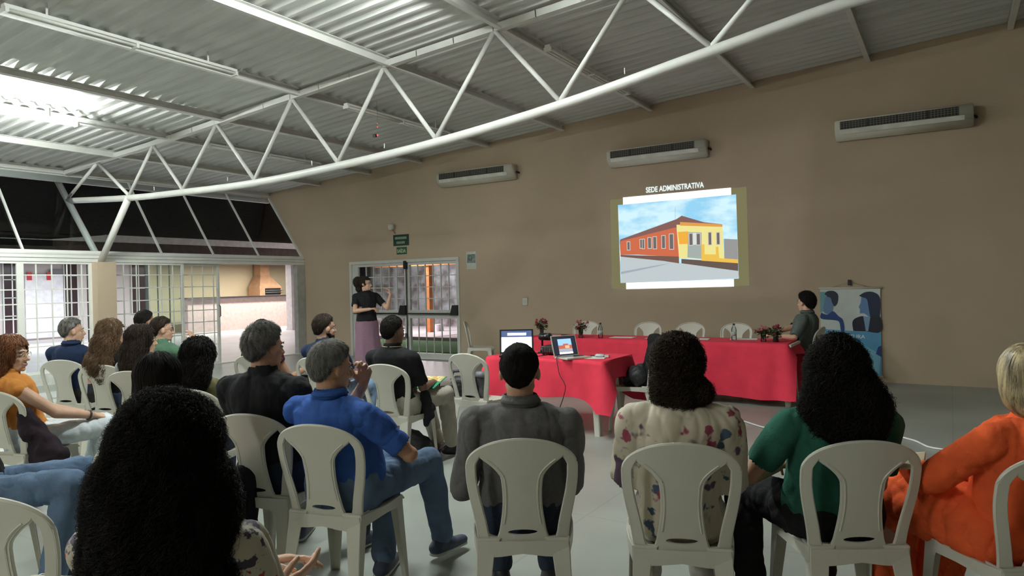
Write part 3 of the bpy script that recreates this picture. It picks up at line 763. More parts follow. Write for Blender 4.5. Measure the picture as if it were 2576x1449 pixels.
# ================================================================== TABLES
M_CLOTH = mat('red_nonwoven_cloth', (.74, .045, .085), .75, .10, 5., .25, 300., spec=.2)
def cloth(name, x0, x1, y0, y1, z, zb, label, seed=0, tip=0., right_z=None):
    """square cloth: flat top, folded skirt"""
    me_b = NB(); rnd = random.Random(seed)
    per = []; step = .03; R = .03
    def seg(a, b):
        n_ = max(2, int((Vector(b)-Vector(a)).length/step))
        for k in range(n_): per.append((a[0]+(b[0]-a[0])*k/n_, a[1]+(b[1]-a[1])*k/n_))
    seg((x0, y0), (x1, y0)); seg((x1, y0), (x1, y1)); seg((x1, y1), (x0, y1)); seg((x0, y1), (x0, y0))
    cx_, cy_ = (x0+x1)/2, (y0+y1)/2
    rows = []; NR = 12
    corners = [(x0, y0), (x1, y0), (x1, y1), (x0, y1)]
    for r_ in range(NR+1):
        t = r_/NR; ring = []
        for i, (x, y) in enumerate(per):
            dc = min(math.hypot(x-c[0], y-c[1]) for c in corners)
            onx = y in (y0, y1)
            ox = 0 if onx and dc > 1e-6 else (1 if x > cx_ else -1)
            oy = 0 if (not onx) and dc > 1e-6 else (1 if y > cy_ else -1)
            s = i*step
            fold = (math.sin(s*9+seed)+.7*math.sin(s*17.3+2*seed)+.5*noise.noise(Vector((s*2.2, seed, 0))))*.018*t
            near = math.exp(-(dc/.10)**2)
            zb_ = (right_z if (right_z and not onx and x > cx_) else zb)
            out = .006+fold+.10*t*near+.02*t
            zbot = zb_-tip*math.exp(-(dc/.16)**2)+.012*math.sin(s*6.1+seed)
            ring.append(me_b.verts.new((x+ox*out, y+oy*out, z-(z-zbot)*t+(.004 if r_ == 0 else 0))))
        rows.append(ring)
    n_ = len(per)
    for A, B in zip(rows, rows[1:]):
        for k in range(n_): me_b.faces.new((A[k], A[(k+1) % n_], B[(k+1) % n_], B[k]))
    me_b.faces.new(rows[0])
    o = obj(name, me_b, M_CLOTH, None, True)
    for p_ in o.data.polygons:
        if len(p_.vertices) > 10: p_.use_smooth = False
    tag(o, label, 'tablecloth'); return o
def plastic_table(label, x0, x1, y0, y1, z=.725):
    t = thing('folding_table', label, 'table', ((x0+x1)/2, (y0+y1)/2, 0), 0)
    W, D = (x1-x0)/2, (y1-y0)/2
    bm = NB(); box(bm, -W, W, -D, D, z-.03, z); obj('tabletop', bm, WHITE_PL, t)
    for sx_ in (-1, 1):
        for sy_ in (-1, 1):
            bm = NB(); a, b = (sx_*(W-.06), sy_*(D-.06)), (sx_*(W-.03), sy_*(D-.03))
            for k, (w1, w2) in enumerate((((.075, .012), (.05, .012)), ((.012, .075), (.012, .05)))):
                V = []
                for (cx_, cy_), (ww, dd) , zz_ in ((a, w1, z-.03), (b, w2, 0)):
                    ox, oy = (sx_*ww/2 if k == 0 else 0), (sy_*dd/2 if k else 0)
                    V += [bm.verts.new((cx_-ox+qx*ww/2, cy_-oy+qy*dd/2, zz_)) for qx, qy in ((-1, -1), (1, -1), (1, 1), (-1, 1))]
                bm.faces.new(V[0:4]); bm.faces.new(V[4:8][::-1])
                for q in range(4): bm.faces.new((V[q], V[(q+1) % 4], V[4+(q+1) % 4], V[4+q]))
            obj('leg', bm, WHITE_PL, t)
    return t
plastic_table('white table under the nearer red cloth, with the laptops', -4.14, -2.86, 6.08, 6.74)
cloth('tablecloth', -4.15, -2.82, 6.06, 6.76, .735, .37, 'bright red cloth over the small laptop table', 1, .13, .56)
plastic_table('white table under the left half of the long red cloth', -5.1, -3.35, 8.46, 9.05)
plastic_table('white table under the right half of the long red cloth, with legs showing', -3.33, -1.56, 8.46, 9.05)
cloth('tablecloth', -5.14, -1.60, 8.43, 9.08, .735, .09, 'long red cloth over the speakers\' table by the wall', 4, .0, .58)

ZT = .741
# laptop left
def laptop(label, x, y, rz, w, h, shell, screen, back=-.12):
    t = thing('laptop', label, 'laptop', (x, y, ZT), rz)
    bm = NB(); box(bm, -w/2, w/2, -.23, 0, 0, .016); bmesh.ops.bevel(bm, geom=bm.edges[:], offset=.004, segments=2, affect='EDGES'); obj('base', bm, shell, t)
    bm = NB(); box(bm, -w/2+.02, w/2-.02, -.12, -.015, .0162, .018); obj('keyboard', bm, BLACKP, t)
    L = Matrix.Translation((0, .0, .014)) @ Matrix.Rotation(back, 4, 'X')
    bm = NB(); box(bm, -w/2, w/2, 0, .008, 0, h, L); lid = obj('lid', bm, shell, t)
    bm = NB(); box(bm, -w/2+.012, w/2-.012, -.0015, .0, .012, h-.01, L); obj('bezel', bm, BLACKP, lid)
    for nme, x0, x1, z0, z1, m, k in screen:
        bm = NB(); box(bm, -w/2+.018+(w-.036)*x0, -w/2+.018+(w-.036)*x1, -.002-.0004*k, -.0015-.0004*k, .018+(h-.034)*z0, .018+(h-.034)*z1, L); obj(nme, bm, m, lid)
    return t
laptop('black laptop with a mostly white screen behind the grey shirted man', -3.915, 6.27, math.radians(31), .36, .26, BLACKP,
       [('screen', 0, 1, 0, 1, emis('lcd_navy', (.05, .09, .22), 1.), 0), ('white_page', 0, 1, 0, .70, emis('lcd_white', (.85, .9, 1), 1.8), 1), ('heading', .2, .82, .78, .90, emis('lcd_white', (.85, .9, 1), 1.8), 1)], -.22)
laptop('silver laptop showing the orange building slide', -3.30, 6.24, math.radians(62), .30, .215, mat('silver_shell', (.62, .60, .54), .35, metal=.3),
       [('screen', 0, 1, 0, 1, emis('lcd_dark', (.012, .016, .03), 1.), 0), ('picture', .2, .82, .05, .88, emis('lcd_sky', (.30, .55, 1.), 1.), 1), ('page_foot', .2, .82, .02, .12, emis('lcd_white', (.85, .9, 1), 1.8), 2),
        ('road', .2, .82, .12, .32, emis('lcd_road', (.35, .36, .42), 1.), 2), ('building', .2, .82, .32, .52, emis('lcd_orange', (.48, .12, .07), 1.), 2), ('gable', .42, .66, .52, .60, emis('lcd_orange', (.48, .12, .07), 1.), 2), ('building_front', .5, .7, .34, .5, emis('lcd_yellow', (.75, .45, .25), 1.), 3)], -.30)
# projector
pj = thing('projector', 'black projector on the laptop table between the two laptops', 'projector', (-3.52, 6.47, ZT), math.radians(3))
bm = NB(); box(bm, -.16, .16, -.12, .12, .012, .095); bmesh.ops.bevel(bm, geom=bm.edges[:], offset=.015, segments=3, affect='EDGES'); obj('housing', bm, BLACKP, pj, True)
bm = NB(); lathe(bm, [(.0, 0), (.04, 0), (.038, .03), (.028, .03), (.026, .01), (.0, .01)], (0, 0, 0), 18); bmesh.ops.rotate(bm, verts=bm.verts[:], cent=(0, 0, 0), matrix=Matrix.Rotation(-PI/2, 3, 'X')); bmesh.ops.translate(bm, verts=bm.verts[:], vec=(.07, .11, .055)); obj('lens', bm, mat('lens_ring', (.1, .1, .1), .2), pj, True)
bm = NB()
for k in range(9): box(bm, -.13+.02*k, -.12+.02*k, -.123, -.119, .03, .08)
obj('vent', bm, mat('vent_grey', (.06, .06, .06), .5), pj)
for x, y in ((-.13, -.09), (.13, -.09), (0, .09)):
    bm = NB(); lathe(bm, [(.012, 0), (.012, .014)], (x, y, 0), 10); obj('foot', bm, BLACKP, pj)
wc = thing('document_camera', 'black camera on a stand behind the left laptop', 'camera', (-3.76, 6.55, ZT))
bm = NB(); tube(bm, [(0, 0, .01), (0, 0, .15), (.03, -.01, .2)], .012, 8); obj('stand', bm, BLACKP, wc, True)
bm = NB(); lathe(bm, [(.05, 0), (.05, .012), (.0, .014)], (0, 0, 0), 18); obj('base', bm, BLACKP, wc, True)
bm = NB(); box(bm, -.03, .11, -.04, .04, .14, .215); bmesh.ops.bevel(bm, geom=bm.edges[:], offset=.012, segments=2, affect='EDGES'); obj('camera_head', bm, BLACKP, wc, True)
# papers, small clutter on the near table
def sheet(name, label, cat, x, y, z, w, d, rz, m, th=.002, group=None):
    M_ = Matrix.Rotation(rz, 4, 'Z'); bm = NB(); box(bm, -w/2, w/2, -d/2, d/2, 0, th, M_)
    o = obj(name, bm, m); o.location = (x, y, z); tag(o, label, cat, group); return o
M_PAPER = mat('paper', (.72, .72, .68), .7, .03)
sheet('paper_sheet', 'white papers right of the silver laptop', 'paper', -3.02, 6.30, ZT, .22, .20, .3, M_PAPER, .004)
g = thing('projector_remote_case', 'small pale plastic case on the papers beside the silver laptop', 'case', (-2.98, 6.35, ZT+.004), .25)
bm = NB(); box(bm, -.05, .05, -.035, .035, 0, .03); bmesh.ops.bevel(bm, geom=bm.edges[:], offset=.01, segments=2, affect='EDGES'); obj('case_body', bm, mat('pale_plastic', (.55, .55, .6), .3), g, True)
bm = NB(); box(bm, .05, .09, -.03, .03, 0, .022); obj('case_cap', bm, WHITE_PL, g)
def cable(name, label, pts, r, m, cat='cable'):
    bm = NB(); tube(bm, smooth_path([tuple(p_) for p_ in pts], 8), r, 6); tag(obj(name, bm, m, None, True), label, cat)
cable('laptop_cable', 'thin black cable hanging down the front of the red cloth', [(-3.36, 6.16, .76), (-3.30, 6.02, .75), (-3.27, 5.985, .70), (-3.24, 5.97, .6), (-3.17, 5.95, .5), (-3.20, 5.96, .38), (-3.27, 5.97, .2), (-3.28, 6.0, .012), (-3.35, 6.2, .008)], .004, BLACKP)
cable('power_cord', 'black power cord looping left of the hanging cable on the red cloth', [(-3.55, 6.3, .75), (-3.58, 6.03, .752), (-3.59, 5.985, .70), (-3.62, 5.97, .55), (-3.60, 5.96, .45), (-3.52, 5.96, .36), (-3.50, 6.0, .2), (-3.42, 6.05, .012)], .004, BLACKP)
cable('pen', 'dark pen lying behind the papers', [(-3.12, 6.42, ZT+.008), (-2.96, 6.46, ZT+.008)], .007, BLACKP, 'pen')
cable('extension_cable', 'white cable running across the floor at the right', [(-2.4, 7.55, .01), (-1.9, 7.43, .01), (-1.54, 7.16, .01), (-1.2, 7.3, .01), (-.75, 7.5, .01), (-.33, 7.23, .01), (-.14, 6.95, .01), (.23, 6.98, .01), (.9, 7.1, .01)], .009, mat('white_cable', (.8, .8, .8), .4))
cable('cord', 'thin dark cord on the floor near the third row chair', [(-4.3, 4.95, .006), (-4.13, 5.09, .006), (-3.95, 5.36, .006), (-3.7, 5.6, .006), (-3.5, 6.1, .006)], .005, BLACKP)

# vases with flowers
def vase(x, y, label, col, seed, h=.12, tall=1., drk=False):
    t = thing('flower_vase', label, 'flowers', (x, y, ZT), seed, 'flower vases on the long table')
    bm = NB(); lathe(bm, [(.03, 0), (.035, .01), (.028, .05), (.034, h), (.038, h+.004), (.030, h), (.024, .05), (.0, .012)], (0, 0, 0), 16)
    obj('vase', bm, mat('dark_vase', (.02, .02, .02), .2) if drk else glass('vase_glass', (.75, .85, .82)), t, True)
    rnd = random.Random(seed); heads = []
    bm = NB()
    for k in range(15):
        a = rnd.random()*6.28; rr_ = .02+.08*rnd.random(); z_ = h+.02+.13*tall*rnd.random()
        p_ = (math.cos(a)*rr_, math.sin(a)*rr_, z_); heads.append(p_); tube(bm, [(0, 0, .02), (p_[0]*.3, p_[1]*.3, h), p_], .0025, 5)
    for k in range(150):
        a = rnd.random()*6.28; rr_ = .01+.08*rnd.random(); z_ = h-.01+.11*tall*rnd.random(); c = Vector((math.cos(a)*rr_, math.sin(a)*rr_, z_))
        d = Vector((math.cos(a), math.sin(a), rnd.uniform(-.6, .8))).normalized()*.045; s_ = d.cross(Vector((0, 0, 1))).normalized()*.015
        V = [bm.verts.new(c), bm.verts.new(c+d*.5+s_), bm.verts.new(c+d), bm.verts.new(c+d*.5-s_)]; bm.faces.new(V)
    obj('stems_and_leaves', bm, mat('dark_leaf', (.035, .075, .03), .6, .4, 20.), t)
    for p_ in heads:
        bm = NB()
        for q in range(12):
            a = q*.9; rad = .014+.0014*q
            c = Vector(p_)+Vector((math.cos(a)*rad*.6, math.sin(a)*rad*.6, .006-.0012*q)); n_ = Vector((math.cos(a), math.sin(a), .7)).normalized()
            u_ = n_.cross(Vector((0, 0, 1))).normalized()*.010; v_ = n_.cross(u_).normalized()*.015
            V = [bm.verts.new(c-u_), bm.verts.new(c-v_), bm.verts.new(c+u_), bm.verts.new(c+v_)]; bm.faces.new(V)
        obj('blossom', bm, col, t)
RED_F = mat('dark_red_petal', (.25, .02, .03), .6, .3, 30.)
vase(-5.0, 8.70, 'dark red flowers in a vase at the left end of the long table', RED_F, 3, .11, .9, True)
vase(-4.28, 8.52, 'dusty red flowers in a glass vase in front of the leftmost white chair', mat('dusty_red_petal', (.34, .06, .06), .6, .3, 30.), 5, .11, .85)
vase(-1.90, 8.62, 'pinkish flowers in a clear glass vase near the seated man', mat('pink_petal', (.45, .15, .14), .6, .3, 30.), 8, .10, .5)
vase(-1.76, 8.62, 'dark potted flowers touching the seated man\'s arm', RED_F, 11, .08, .8, True)
def bottle(x, y, label):
    t = thing('water_bottle', label, 'bottle', (x, y, ZT), 0, 'water bottles on the long table')
    bm = NB(); lathe(bm, [(.0, .0), (.03, 0), (.032, .02), (.032, .12), (.026, .15), (.012, .175), (.012, .19)], (0, 0, 0), 16); obj('bottle_body', bm, glass('bottle_plastic', (.85, .92, .92)), t, True)
    bm = NB(); lathe(bm, [(.014, .185), (.014, .205), (.0, .206)], (0, 0, 0), 12); obj('cap', bm, BLACKP, t, True)
    bm = NB(); lathe(bm, [(.0325, .05), (.0325, .10)], (0, 0, 0), 16); obj('bottle_label', bm, mat('bottle_label', (.35, .42, .4), .5), t, True)
bottle(-4.0, 8.55, 'clear water bottle with dark cap at the left half of the long table')
bottle(-2.28, 8.75, 'clear water bottle with dark cap near the right of the long table')
k = 0
for x, y, l in ((-4.75, 8.75, 'at the left end'), (-3.75, 8.72, 'left of centre'), (-3.25, 8.75, 'behind the black bag'), (-2.75, 8.74, 'right of centre'), (-2.2, 8.9, 'behind the right water bottle')):
    sheet('paper_sheet', 'white sheet lying on the long red table '+l, 'paper', x, y, ZT, .32, .22, .05*k, M_PAPER, .003, 'papers on the long table'); k += 1
bm = NB(); box(bm, -.05, .05, -.03, .03, 0, .035); bmesh.ops.bevel(bm, geom=bm.edges[:], offset=.01, segments=2, affect='EDGES')
mi = obj('small_black_object', bm, BLACKP, None, True); mi.location = (-4.55, 8.55, ZT); tag(mi, 'small black object on the long table left of the silver laptop', 'object')

# ================================================================== CHAIRS
def sstep(t): t = max(0, min(1, t)); return t*t*(3-2*t)
def chair_meshes():
    out = {}
    # backrest: rows from seat (v=0) to crown (v=1)
    Z0, Z1 = .43, .872
    def yb(z): return -.195-.085*max(0, (z-.43)/.44)**1.15
    def place(u, z):
        return Vector((u, yb(z)+.55*u*u, z))
    rows = []; zs = []
    n1 = 34
    slot_b, slot_t = .452, .812
    lens_c, lens_h = .476, .0125
    zs = sorted(set([round(Z0+(slot_b-Z0)*k/2, 4) for k in range(3)] + [round(slot_b+(slot_t-slot_b)*(1-math.cos(PI*k/30))/2, 5) for k in range(31)] + [round(slot_t+(Z1-slot_t)*math.sin(PI/2*k/9), 5) for k in range(1, 10)] + [round(lens_c+lens_h*math.sin(PI/2*q/5), 5) for q in range(-5, 6)]))
    def outer(z):
        base = .182+.040*sstep((z-.43)/.30)
        if z > .745:
            t = (z-.745)/(Z1-.745); base = .222*math.sqrt(max(0, 1-t**2.3))+.0005
        return base
    def slot(z):
        if z <= slot_b or z >= slot_t: return None
        t = (z-slot_b)/(slot_t-slot_b)
        ro = outer(z)-(.030+.008*(1-t))
        if z > .70: ro = min(ro, .190-.0*t)
        inn = .094+.004*math.cos(t*PI*1.1)-.018*math.sin(PI*min(1, t*1.15))+.0
        if t > .72: inn += .085*((t-.72)/.28)**1.6
        ri = inn
        if ro-ri < .002: m_ = (ro+ri)/2; ro = m_+.001; ri = m_-.001
        if t > .86:
            q = (t-.86)/.14; mid = ri+(ro-ri)*.62; ri = ri+(mid-ri)*q*q; ro = ro+(mid-ro)*q*q
        if t < .06:
            q = 1-t/.06; ri += .004*q; ro -= .004*q
        return ri, ro
    def lens(z):
        d = (z-lens_c)/lens_h
        return .062*math.sqrt(max(0, 1-d*d)) if abs(d) < 1 else 0.
    NR, NS = 3, 6
    bm = NB(); R = []
    for z in zs:
        s = slot(z); o = outer(z); L = lens(z)
        if s is None:
            z_ref = min(max(z, slot_b+.0005), slot_t-.0005); a = slot(z_ref)
            k = o/max(outer(z_ref), 1e-3); ri = ro = (a[0]+a[1])/2*k
            gap = False
        else: ri, ro = s; gap = True
        us = [ro+(o-ro)*i/NR for i in range(NR+1)]; inn = [L+(ri-L)*i/NS for i in range(NS+1)]
        R.append((z, gap, L > 0, inn, us))
    vr = []
    for z, gap, le, inn, us in R:
        row = {}
        for s_ in (-1, 1):
            row[s_, 'i'] = [bm.verts.new(place(s_*u, z)) for u in inn]
            row[s_, 'o'] = [bm.verts.new(place(s_*u, z)) for u in us]
        vr.append(row)
    for a, b, A, B in zip(R, R[1:], vr, vr[1:]):
        for s_ in (-1, 1):
            for key in 'io':
                P, Q = A[s_, key], B[s_, key]
                for i in range(len(P)-1): bm.faces.new((P[i], P[i+1], Q[i+1], Q[i]))
            if not (a[1] or b[1]):
                bm.faces.new((A[s_, 'i'][-1], A[s_, 'o'][0], B[s_, 'o'][0], B[s_, 'i'][-1]))
        if not (a[2] or b[2]):
            bm.faces.new((A[-1, 'i'][0], A[1, 'i'][0], B[1, 'i'][0], B[-1, 'i'][0]))
    bmesh.ops.remove_doubles(bm, verts=bm.verts[:], dist=.0006)
    bmesh.ops.dissolve_degenerate(bm, edges=bm.edges[:], dist=.0003)
    bmesh.ops.recalc_face_normals(bm, faces=bm.faces[:])
    me = bpy.data.meshes.new('backrest'); bm.to_mesh(me); bm.free()
    o = bpy.data.objects.new('tmp', me); COL.objects.link(o)
    md = o.modifiers.new('t', 'SOLIDIFY'); md.thickness = .009; md.offset = 0
    apply_mods(o); bm = NB(); bm.from_mesh(o.data); bpy.data.objects.remove(o)
    # rolled rim round the crown and sides, raised bead beside each slot
    rim = []
    for z in zs:
        rim.append(place(outer(z), z)+Vector((0, .004, 0)))
    path = [Vector((-p_.x, p_.y, p_.z)) for p_ in rim]+rim[::-1]
    tube(bm, path, .0085, 6)
    for s_ in (-1, 1):
        bead = [place(s_*(slot(z)[0]-.012), z)+Vector((0, -.004, 0)) for z in zs if slot(z) and .50 < z < .79]
        tube(bm, bead, .0042, 5)
        bead = [place(s_*(slot(z)[1]), z)+Vector((0, .003, 0)) for z in zs if slot(z)]
        bead2 = [place(s_*(slot(z)[0]), z)+Vector((0, .003, 0)) for z in zs if slot(z)]
        tube(bm, bead+bead2[::-1], .0055, 5)
    me = bpy.data.meshes.new('backrest'); bm.to_mesh(me); bm.free(); me.materials.append(WHITE_PL); out['backrest'] = me
    # seat
    bm = NB(); N = 16; grid = []
    for j in range(N+1):
        v = j/N; row = []
        y = -.20+.42*v; hw = .185+.033*math.sin(PI*min(1, v*.62))
        for i in range(N+1):
            u = -1+2*i/N
            z = .437-.018*(1-u*u)*math.sin(PI*min(1, v*1.05))+.006*abs(u)**6
            if v > .86: z -= .026*((v-.86)/.14)**2
            yy = y-.02*abs(u)**3*(v > .5)*(v-.5)*2
            row.append(bm.verts.new((u*hw, yy, z)))
        grid.append(row)
    for j in range(N):
        for i in range(N): bm.faces.new((grid[j][i], grid[j][i+1], grid[j+1][i+1], grid[j+1][i]))
    me = bpy.data.meshes.new('seat'); bm.to_mesh(me); bm.free()
    o = bpy.data.objects.new('tmp', me); COL.objects.link(o)
    md = o.modifiers.new('t', 'SOLIDIFY'); md.thickness = .007; md.offset = -1
    apply_mods(o); bm = NB(); bm.from_mesh(o.data); bpy.data.objects.remove(o)
    # side rails and apron under the seat
    def ribbon(pts, h, t_=.006):
        V = []
        for x, y, z, hh in pts: V.append((Vector((x, y, z)), hh))
        for k in range(len(V)-1):
            (a, ha), (b, hb) = V[k], V[k+1]; d = (b-a); n_ = Vector((d.y, -d.x, 0)).normalized()*t_/2
            q = [bm.verts.new(p_) for p_ in (a+n_, a-n_, a-n_-Vector((0, 0, ha)), a+n_-Vector((0, 0, ha)), b+n_, b-n_, b-n_-Vector((0, 0, hb)), b+n_-Vector((0, 0, hb)))]
            for f_ in ((0, 1, 2, 3), (7, 6, 5, 4), (0, 4, 5, 1), (1, 5, 6, 2), (2, 6, 7, 3), (3, 7, 4, 0)): bm.faces.new([q[i] for i in f_])
    for s_ in (-1, 1):
        ribbon([(s_*.190, -.20, .447, .06), (s_*.207, -.10, .443, .045), (s_*.216, .0, .442, .040), (s_*.216, .10, .440, .045), (s_*.206, .19, .434, .05)], 0)
    ribbon([(-.206, .19, .434, .05), (-.12, .215, .415, .028), (0, .22, .413, .022), (.12, .215, .415, .028), (.206, .19, .434, .05)], 0)
    ribbon([(-.185, -.203, .44, .07), (-.09, -.210, .44, .062), (0, -.212, .44, .05), (.09, -.210, .44, .062), (.185, -.203, .44, .07)], 0)
    me = bpy.data.meshes.new('seat'); bm.to_mesh(me); bm.free(); me.materials.append(WHITE_PL); out['seat'] = me
    def leg(sx_, front):
        bm = NB()
        if front: a, b = (sx_*.207, .192, .425), (sx_*.222, .222, 0)
        else: a, b = (sx_*.190, -.200, .45), (sx_*.205, -.275, 0)
        sy_ = -1 if front else 1      # flange direction inward
        secs = []
        for t in (0, .12, .5, 1):
            c = Vector(a).lerp(Vector(b), t)
            w1 = .078*(1-t)+.040*t if t > .1 else .10; th = .006
            w2 = w1*.85
            if t == 0: w1 *= 1.0
            ix = -sx_
            L_ = [(0, 0), (ix*w1, 0), (ix*w1, sy_*th), (ix*th, sy_*th), (ix*th, sy_*w2), (0, sy_*w2)]
            secs.append([bm.verts.new((c.x+x, c.y+y, c.z)) for x, y in L_])
        bm.faces.new(secs[0][::-1]); bm.faces.new(secs[-1])
        for A, B in zip(secs, secs[1:]):
            for k in range(6): bm.faces.new((A[k], A[(k+1) % 6], B[(k+1) % 6], B[k]))
        bmesh.ops.recalc_face_normals(bm, faces=bm.faces[:])
        bmesh.ops.bevel(bm, geom=[e for e in bm.edges if abs(e.verts[0].co.z-e.verts[1].co.z) > .02], offset=.0025, segments=1, affect='EDGES')
        me = bpy.data.meshes.new('leg'); bm.to_mesh(me); bm.free(); me.materials.append(WHITE_PL); return me
    out['legs'] = [leg(s_, f_) for s_ in (-1, 1) for f_ in (0, 1)]
    for k in ('backrest', 'seat'):
        for p_ in out[k].polygons: p_.use_smooth = True
    return out
CM = chair_meshes()
# smooth shading limited by angle
for k in ('backrest', 'seat'):
    try: CM[k].set_sharp_from_angle(angle=math.radians(40))
    except Exception: pass
def chair(x, y, head, label, group='white plastic chairs of the audience'):
    """x, y: seat centre; head: heading in degrees, 0 = facing the gable wall, positive = turned left"""
    t = thing('plastic_chair', label, 'chair', (x, y, 0), math.radians(head), group)
    for nme in ('backrest', 'seat'):
        o = bpy.data.objects.new(nme, CM[nme]); COL.objects.link(o); o.parent = t
    for m_ in CM['legs']:
        o = bpy.data.objects.new('leg', m_); COL.objects.link(o); o.parent = t
    return t
def from_back(bx, by, head, d=.27):
    h = math.radians(head); return bx-math.sin(h)*d, by+math.cos(h)*d
SEAT = {}
for key, bx, by, hd, lab in [
    ('gray', -1.47, 2.37, 31, 'white plastic chair under the man in the grey shirt, back straight to the camera'),
    ('floral', -.88, 2.58, 22, 'white plastic chair under the woman in the floral blouse'),
    ('green', -.28, 2.93, 30, 'white plastic chair under the curly haired woman in green'),
    ('orange', .335, 3.04, 36, 'white plastic chair cut by the right edge, under the woman in orange'),
    ('blue', -2.47, 2.19, 15, 'white plastic chair under the man in the blue polo shirt'),
    ('black', -3.00, 2.22, 17, 'white plastic chair under the grey haired man in the black T-shirt'),
    ('chain', -3.87, 4.15, 9, 'white plastic chair under the man in black with beige trousers'),
    ('empty', -3.73, 5.08, -2, 'white plastic chair with a camera bag on its seat'),
    ('navy', -7.09, 3.24, 28, 'white plastic chair under the man in the navy polo at the left'),
    ('curlyb', -6.26, 3.17, 26, 'white plastic chair under the woman with long curly brown hair'),
    ('darkw', -5.50, 3.01, 25, 'white plastic chair under the woman with dark wavy hair'),
    ('leftw', -5.30, 2.00, 18, 'white plastic chair with a dark jacket on it, under the auburn haired woman'),
    ('near', -2.57, .93, 24, 'empty white plastic chair in the lower left corner'),
    ('wavy', -4.13, 2.61, 24, 'white plastic chair under the woman with shiny black wavy hair'),
    ('beard', -4.87, 4.33, 10, 'white plastic chair under the bearded man in the dark T-shirt'),
    ('hiddenarm', -5.62, 4.24, 15, 'white plastic chair behind the grey haired man in black'),
    ('jeans', -4.26, 1.27, -42, 'white plastic chair under the person in jeans at the left edge'),
    ('glasses', -6.66, 3.87, 22, 'white plastic chair under the woman in profile with glasses'),
    ('hidden', -7.50, 4.18, 22, 'white plastic chair under the dark haired person hidden in the back row'),
    ('straight', -2.87, 1.60, 28, 'white plastic chair under the woman with straight black hair'),
    ('fg', -1.49, .80, 28, 'white plastic chair under the woman with huge dark curls')]:
    x, y = from_back(bx, by, hd); SEAT[key] = (x, y, hd); chair(x, y, hd, lab)
chair(-6.72, 9.63, -62, 'empty white plastic chair standing alone by the wall left of the tables', 'white chairs around the tables')
chair(-2.76, 6.68, 100, 'white plastic chair carrying a black bag and jacket beside the laptop table', 'white chairs around the tables')
for x, l in ((-4.88, 'leftmost empty white chair behind the long red table'), (-3.89, 'second empty white chair from the left behind the long table'), (-3.24, 'third empty white chair from the left behind the long table'), (-2.58, 'rightmost empty white chair behind the long table')):
    chair(x, 9.72, 180+(4 if x < -4 else -6), l, 'white chairs around the tables')
SEAT['table'] = (-1.62, 9.40, 84); chair(-1.62, 9.40, 84, 'white plastic chair under the man seated at the end of the long table', 'white chairs around the tables')

# ================================================================== PEOPLE
def ik(S, W, L1, L2, hint):
    S, W, hint = Vector(S), Vector(W), Vector(hint)
    d = W-S; D = min(d.length, (L1+L2)*.995); d.normalize()
    a = (L1*L1-L2*L2+D*D)/(2*D); h = math.sqrt(max(0, L1*L1-a*a))
    hp = hint-d*hint.dot(d)
    if hp.length < 1e-4: hp = Vector((0, 0, -1))
    return S+d*a+hp.normalized()*h, S+d*D

def hand(B, w_, d, n_, side, curl=.5, k=1., spread=.12):
    """palm with four fingers and a thumb; d = pointing direction, n_ = palm normal, side=+1 right / -1 left"""
    w_, d, n_ = Vector(w_), Vector(d).normalized(), Vector(n_)
    n_ = (n_-d*n_.dot(d)).normalized(); s = d.cross(n_).normalized()*side  # towards the thumb
    kn = []
    for i, off in enumerate((.031, .011, -.010, -.029)):
        base = w_+d*.018*k+s*off*.55*k; kn_ = w_+d*(.088-.004*abs(i-1)-.004*(i == 3))*k+s*off*k
        B.cap(base, kn_, .0135*k, .0115*k); kn.append(kn_)
    B.ell((0, 0, 0), (.034*k, .044*k, .013*k), Matrix(((s.x, d.x, n_.x, w_.x+d.x*.05*k), (s.y, d.y, n_.y, w_.y+d.y*.05*k), (s.z, d.z, n_.z, w_.z+d.z*.05*k), (0, 0, 0, 1))))
    for i, p0 in enumerate(kn):
        L = (.042, .047, .044, .034)[i]*k; a = 0; p = p0; off = (.8, .25, -.3, -.9)[i]*spread
        for j, (f_, r1, r2) in enumerate(((1, .0098, .0090), (.62, .0090, .0082), (.52, .0082, .0070))):
            a += curl*(.75, 1., .7)[j]*(1+.12*i)
            dd = (d*math.cos(a)+n_*math.sin(a)+s*off*math.cos(a)).normalized()
            q = p+dd*L*f_; B.cap(p, q, r1*k, r2*k, n=10); p = q
    t0 = w_+d*.022*k+s*.026*k; t1 = t0+(d*.6+s*.75+n_*.35).normalized()*.036*k
    t2 = t1+(d*.85+s*.25+n_*(.25+.5*curl)).normalized()*.032*k; t3 = t2+(d*.9-s*.05+n_*(.2+.6*curl)).normalized()*.024*k
    B.cap(t0, t1, .015*k, .012*k); B.cap(t1, t2, .0115*k, .0105*k); B.cap(t2, t3, .0105*k, .0085*k)

def hair_line(a):
    P = [(0, .50), (35, .46), (60, .36), (78, .12), (88, -.10), (104, -.22), (120, -.55), (150, -.82), (180, -.86)]
    a = math.degrees(a)
    for (x0, y0), (x1, y1) in zip(P, P[1:]):
        if a <= x1: return y0+(y1-y0)*(a-x0)/(x1-x0)
    return P[-1][1]

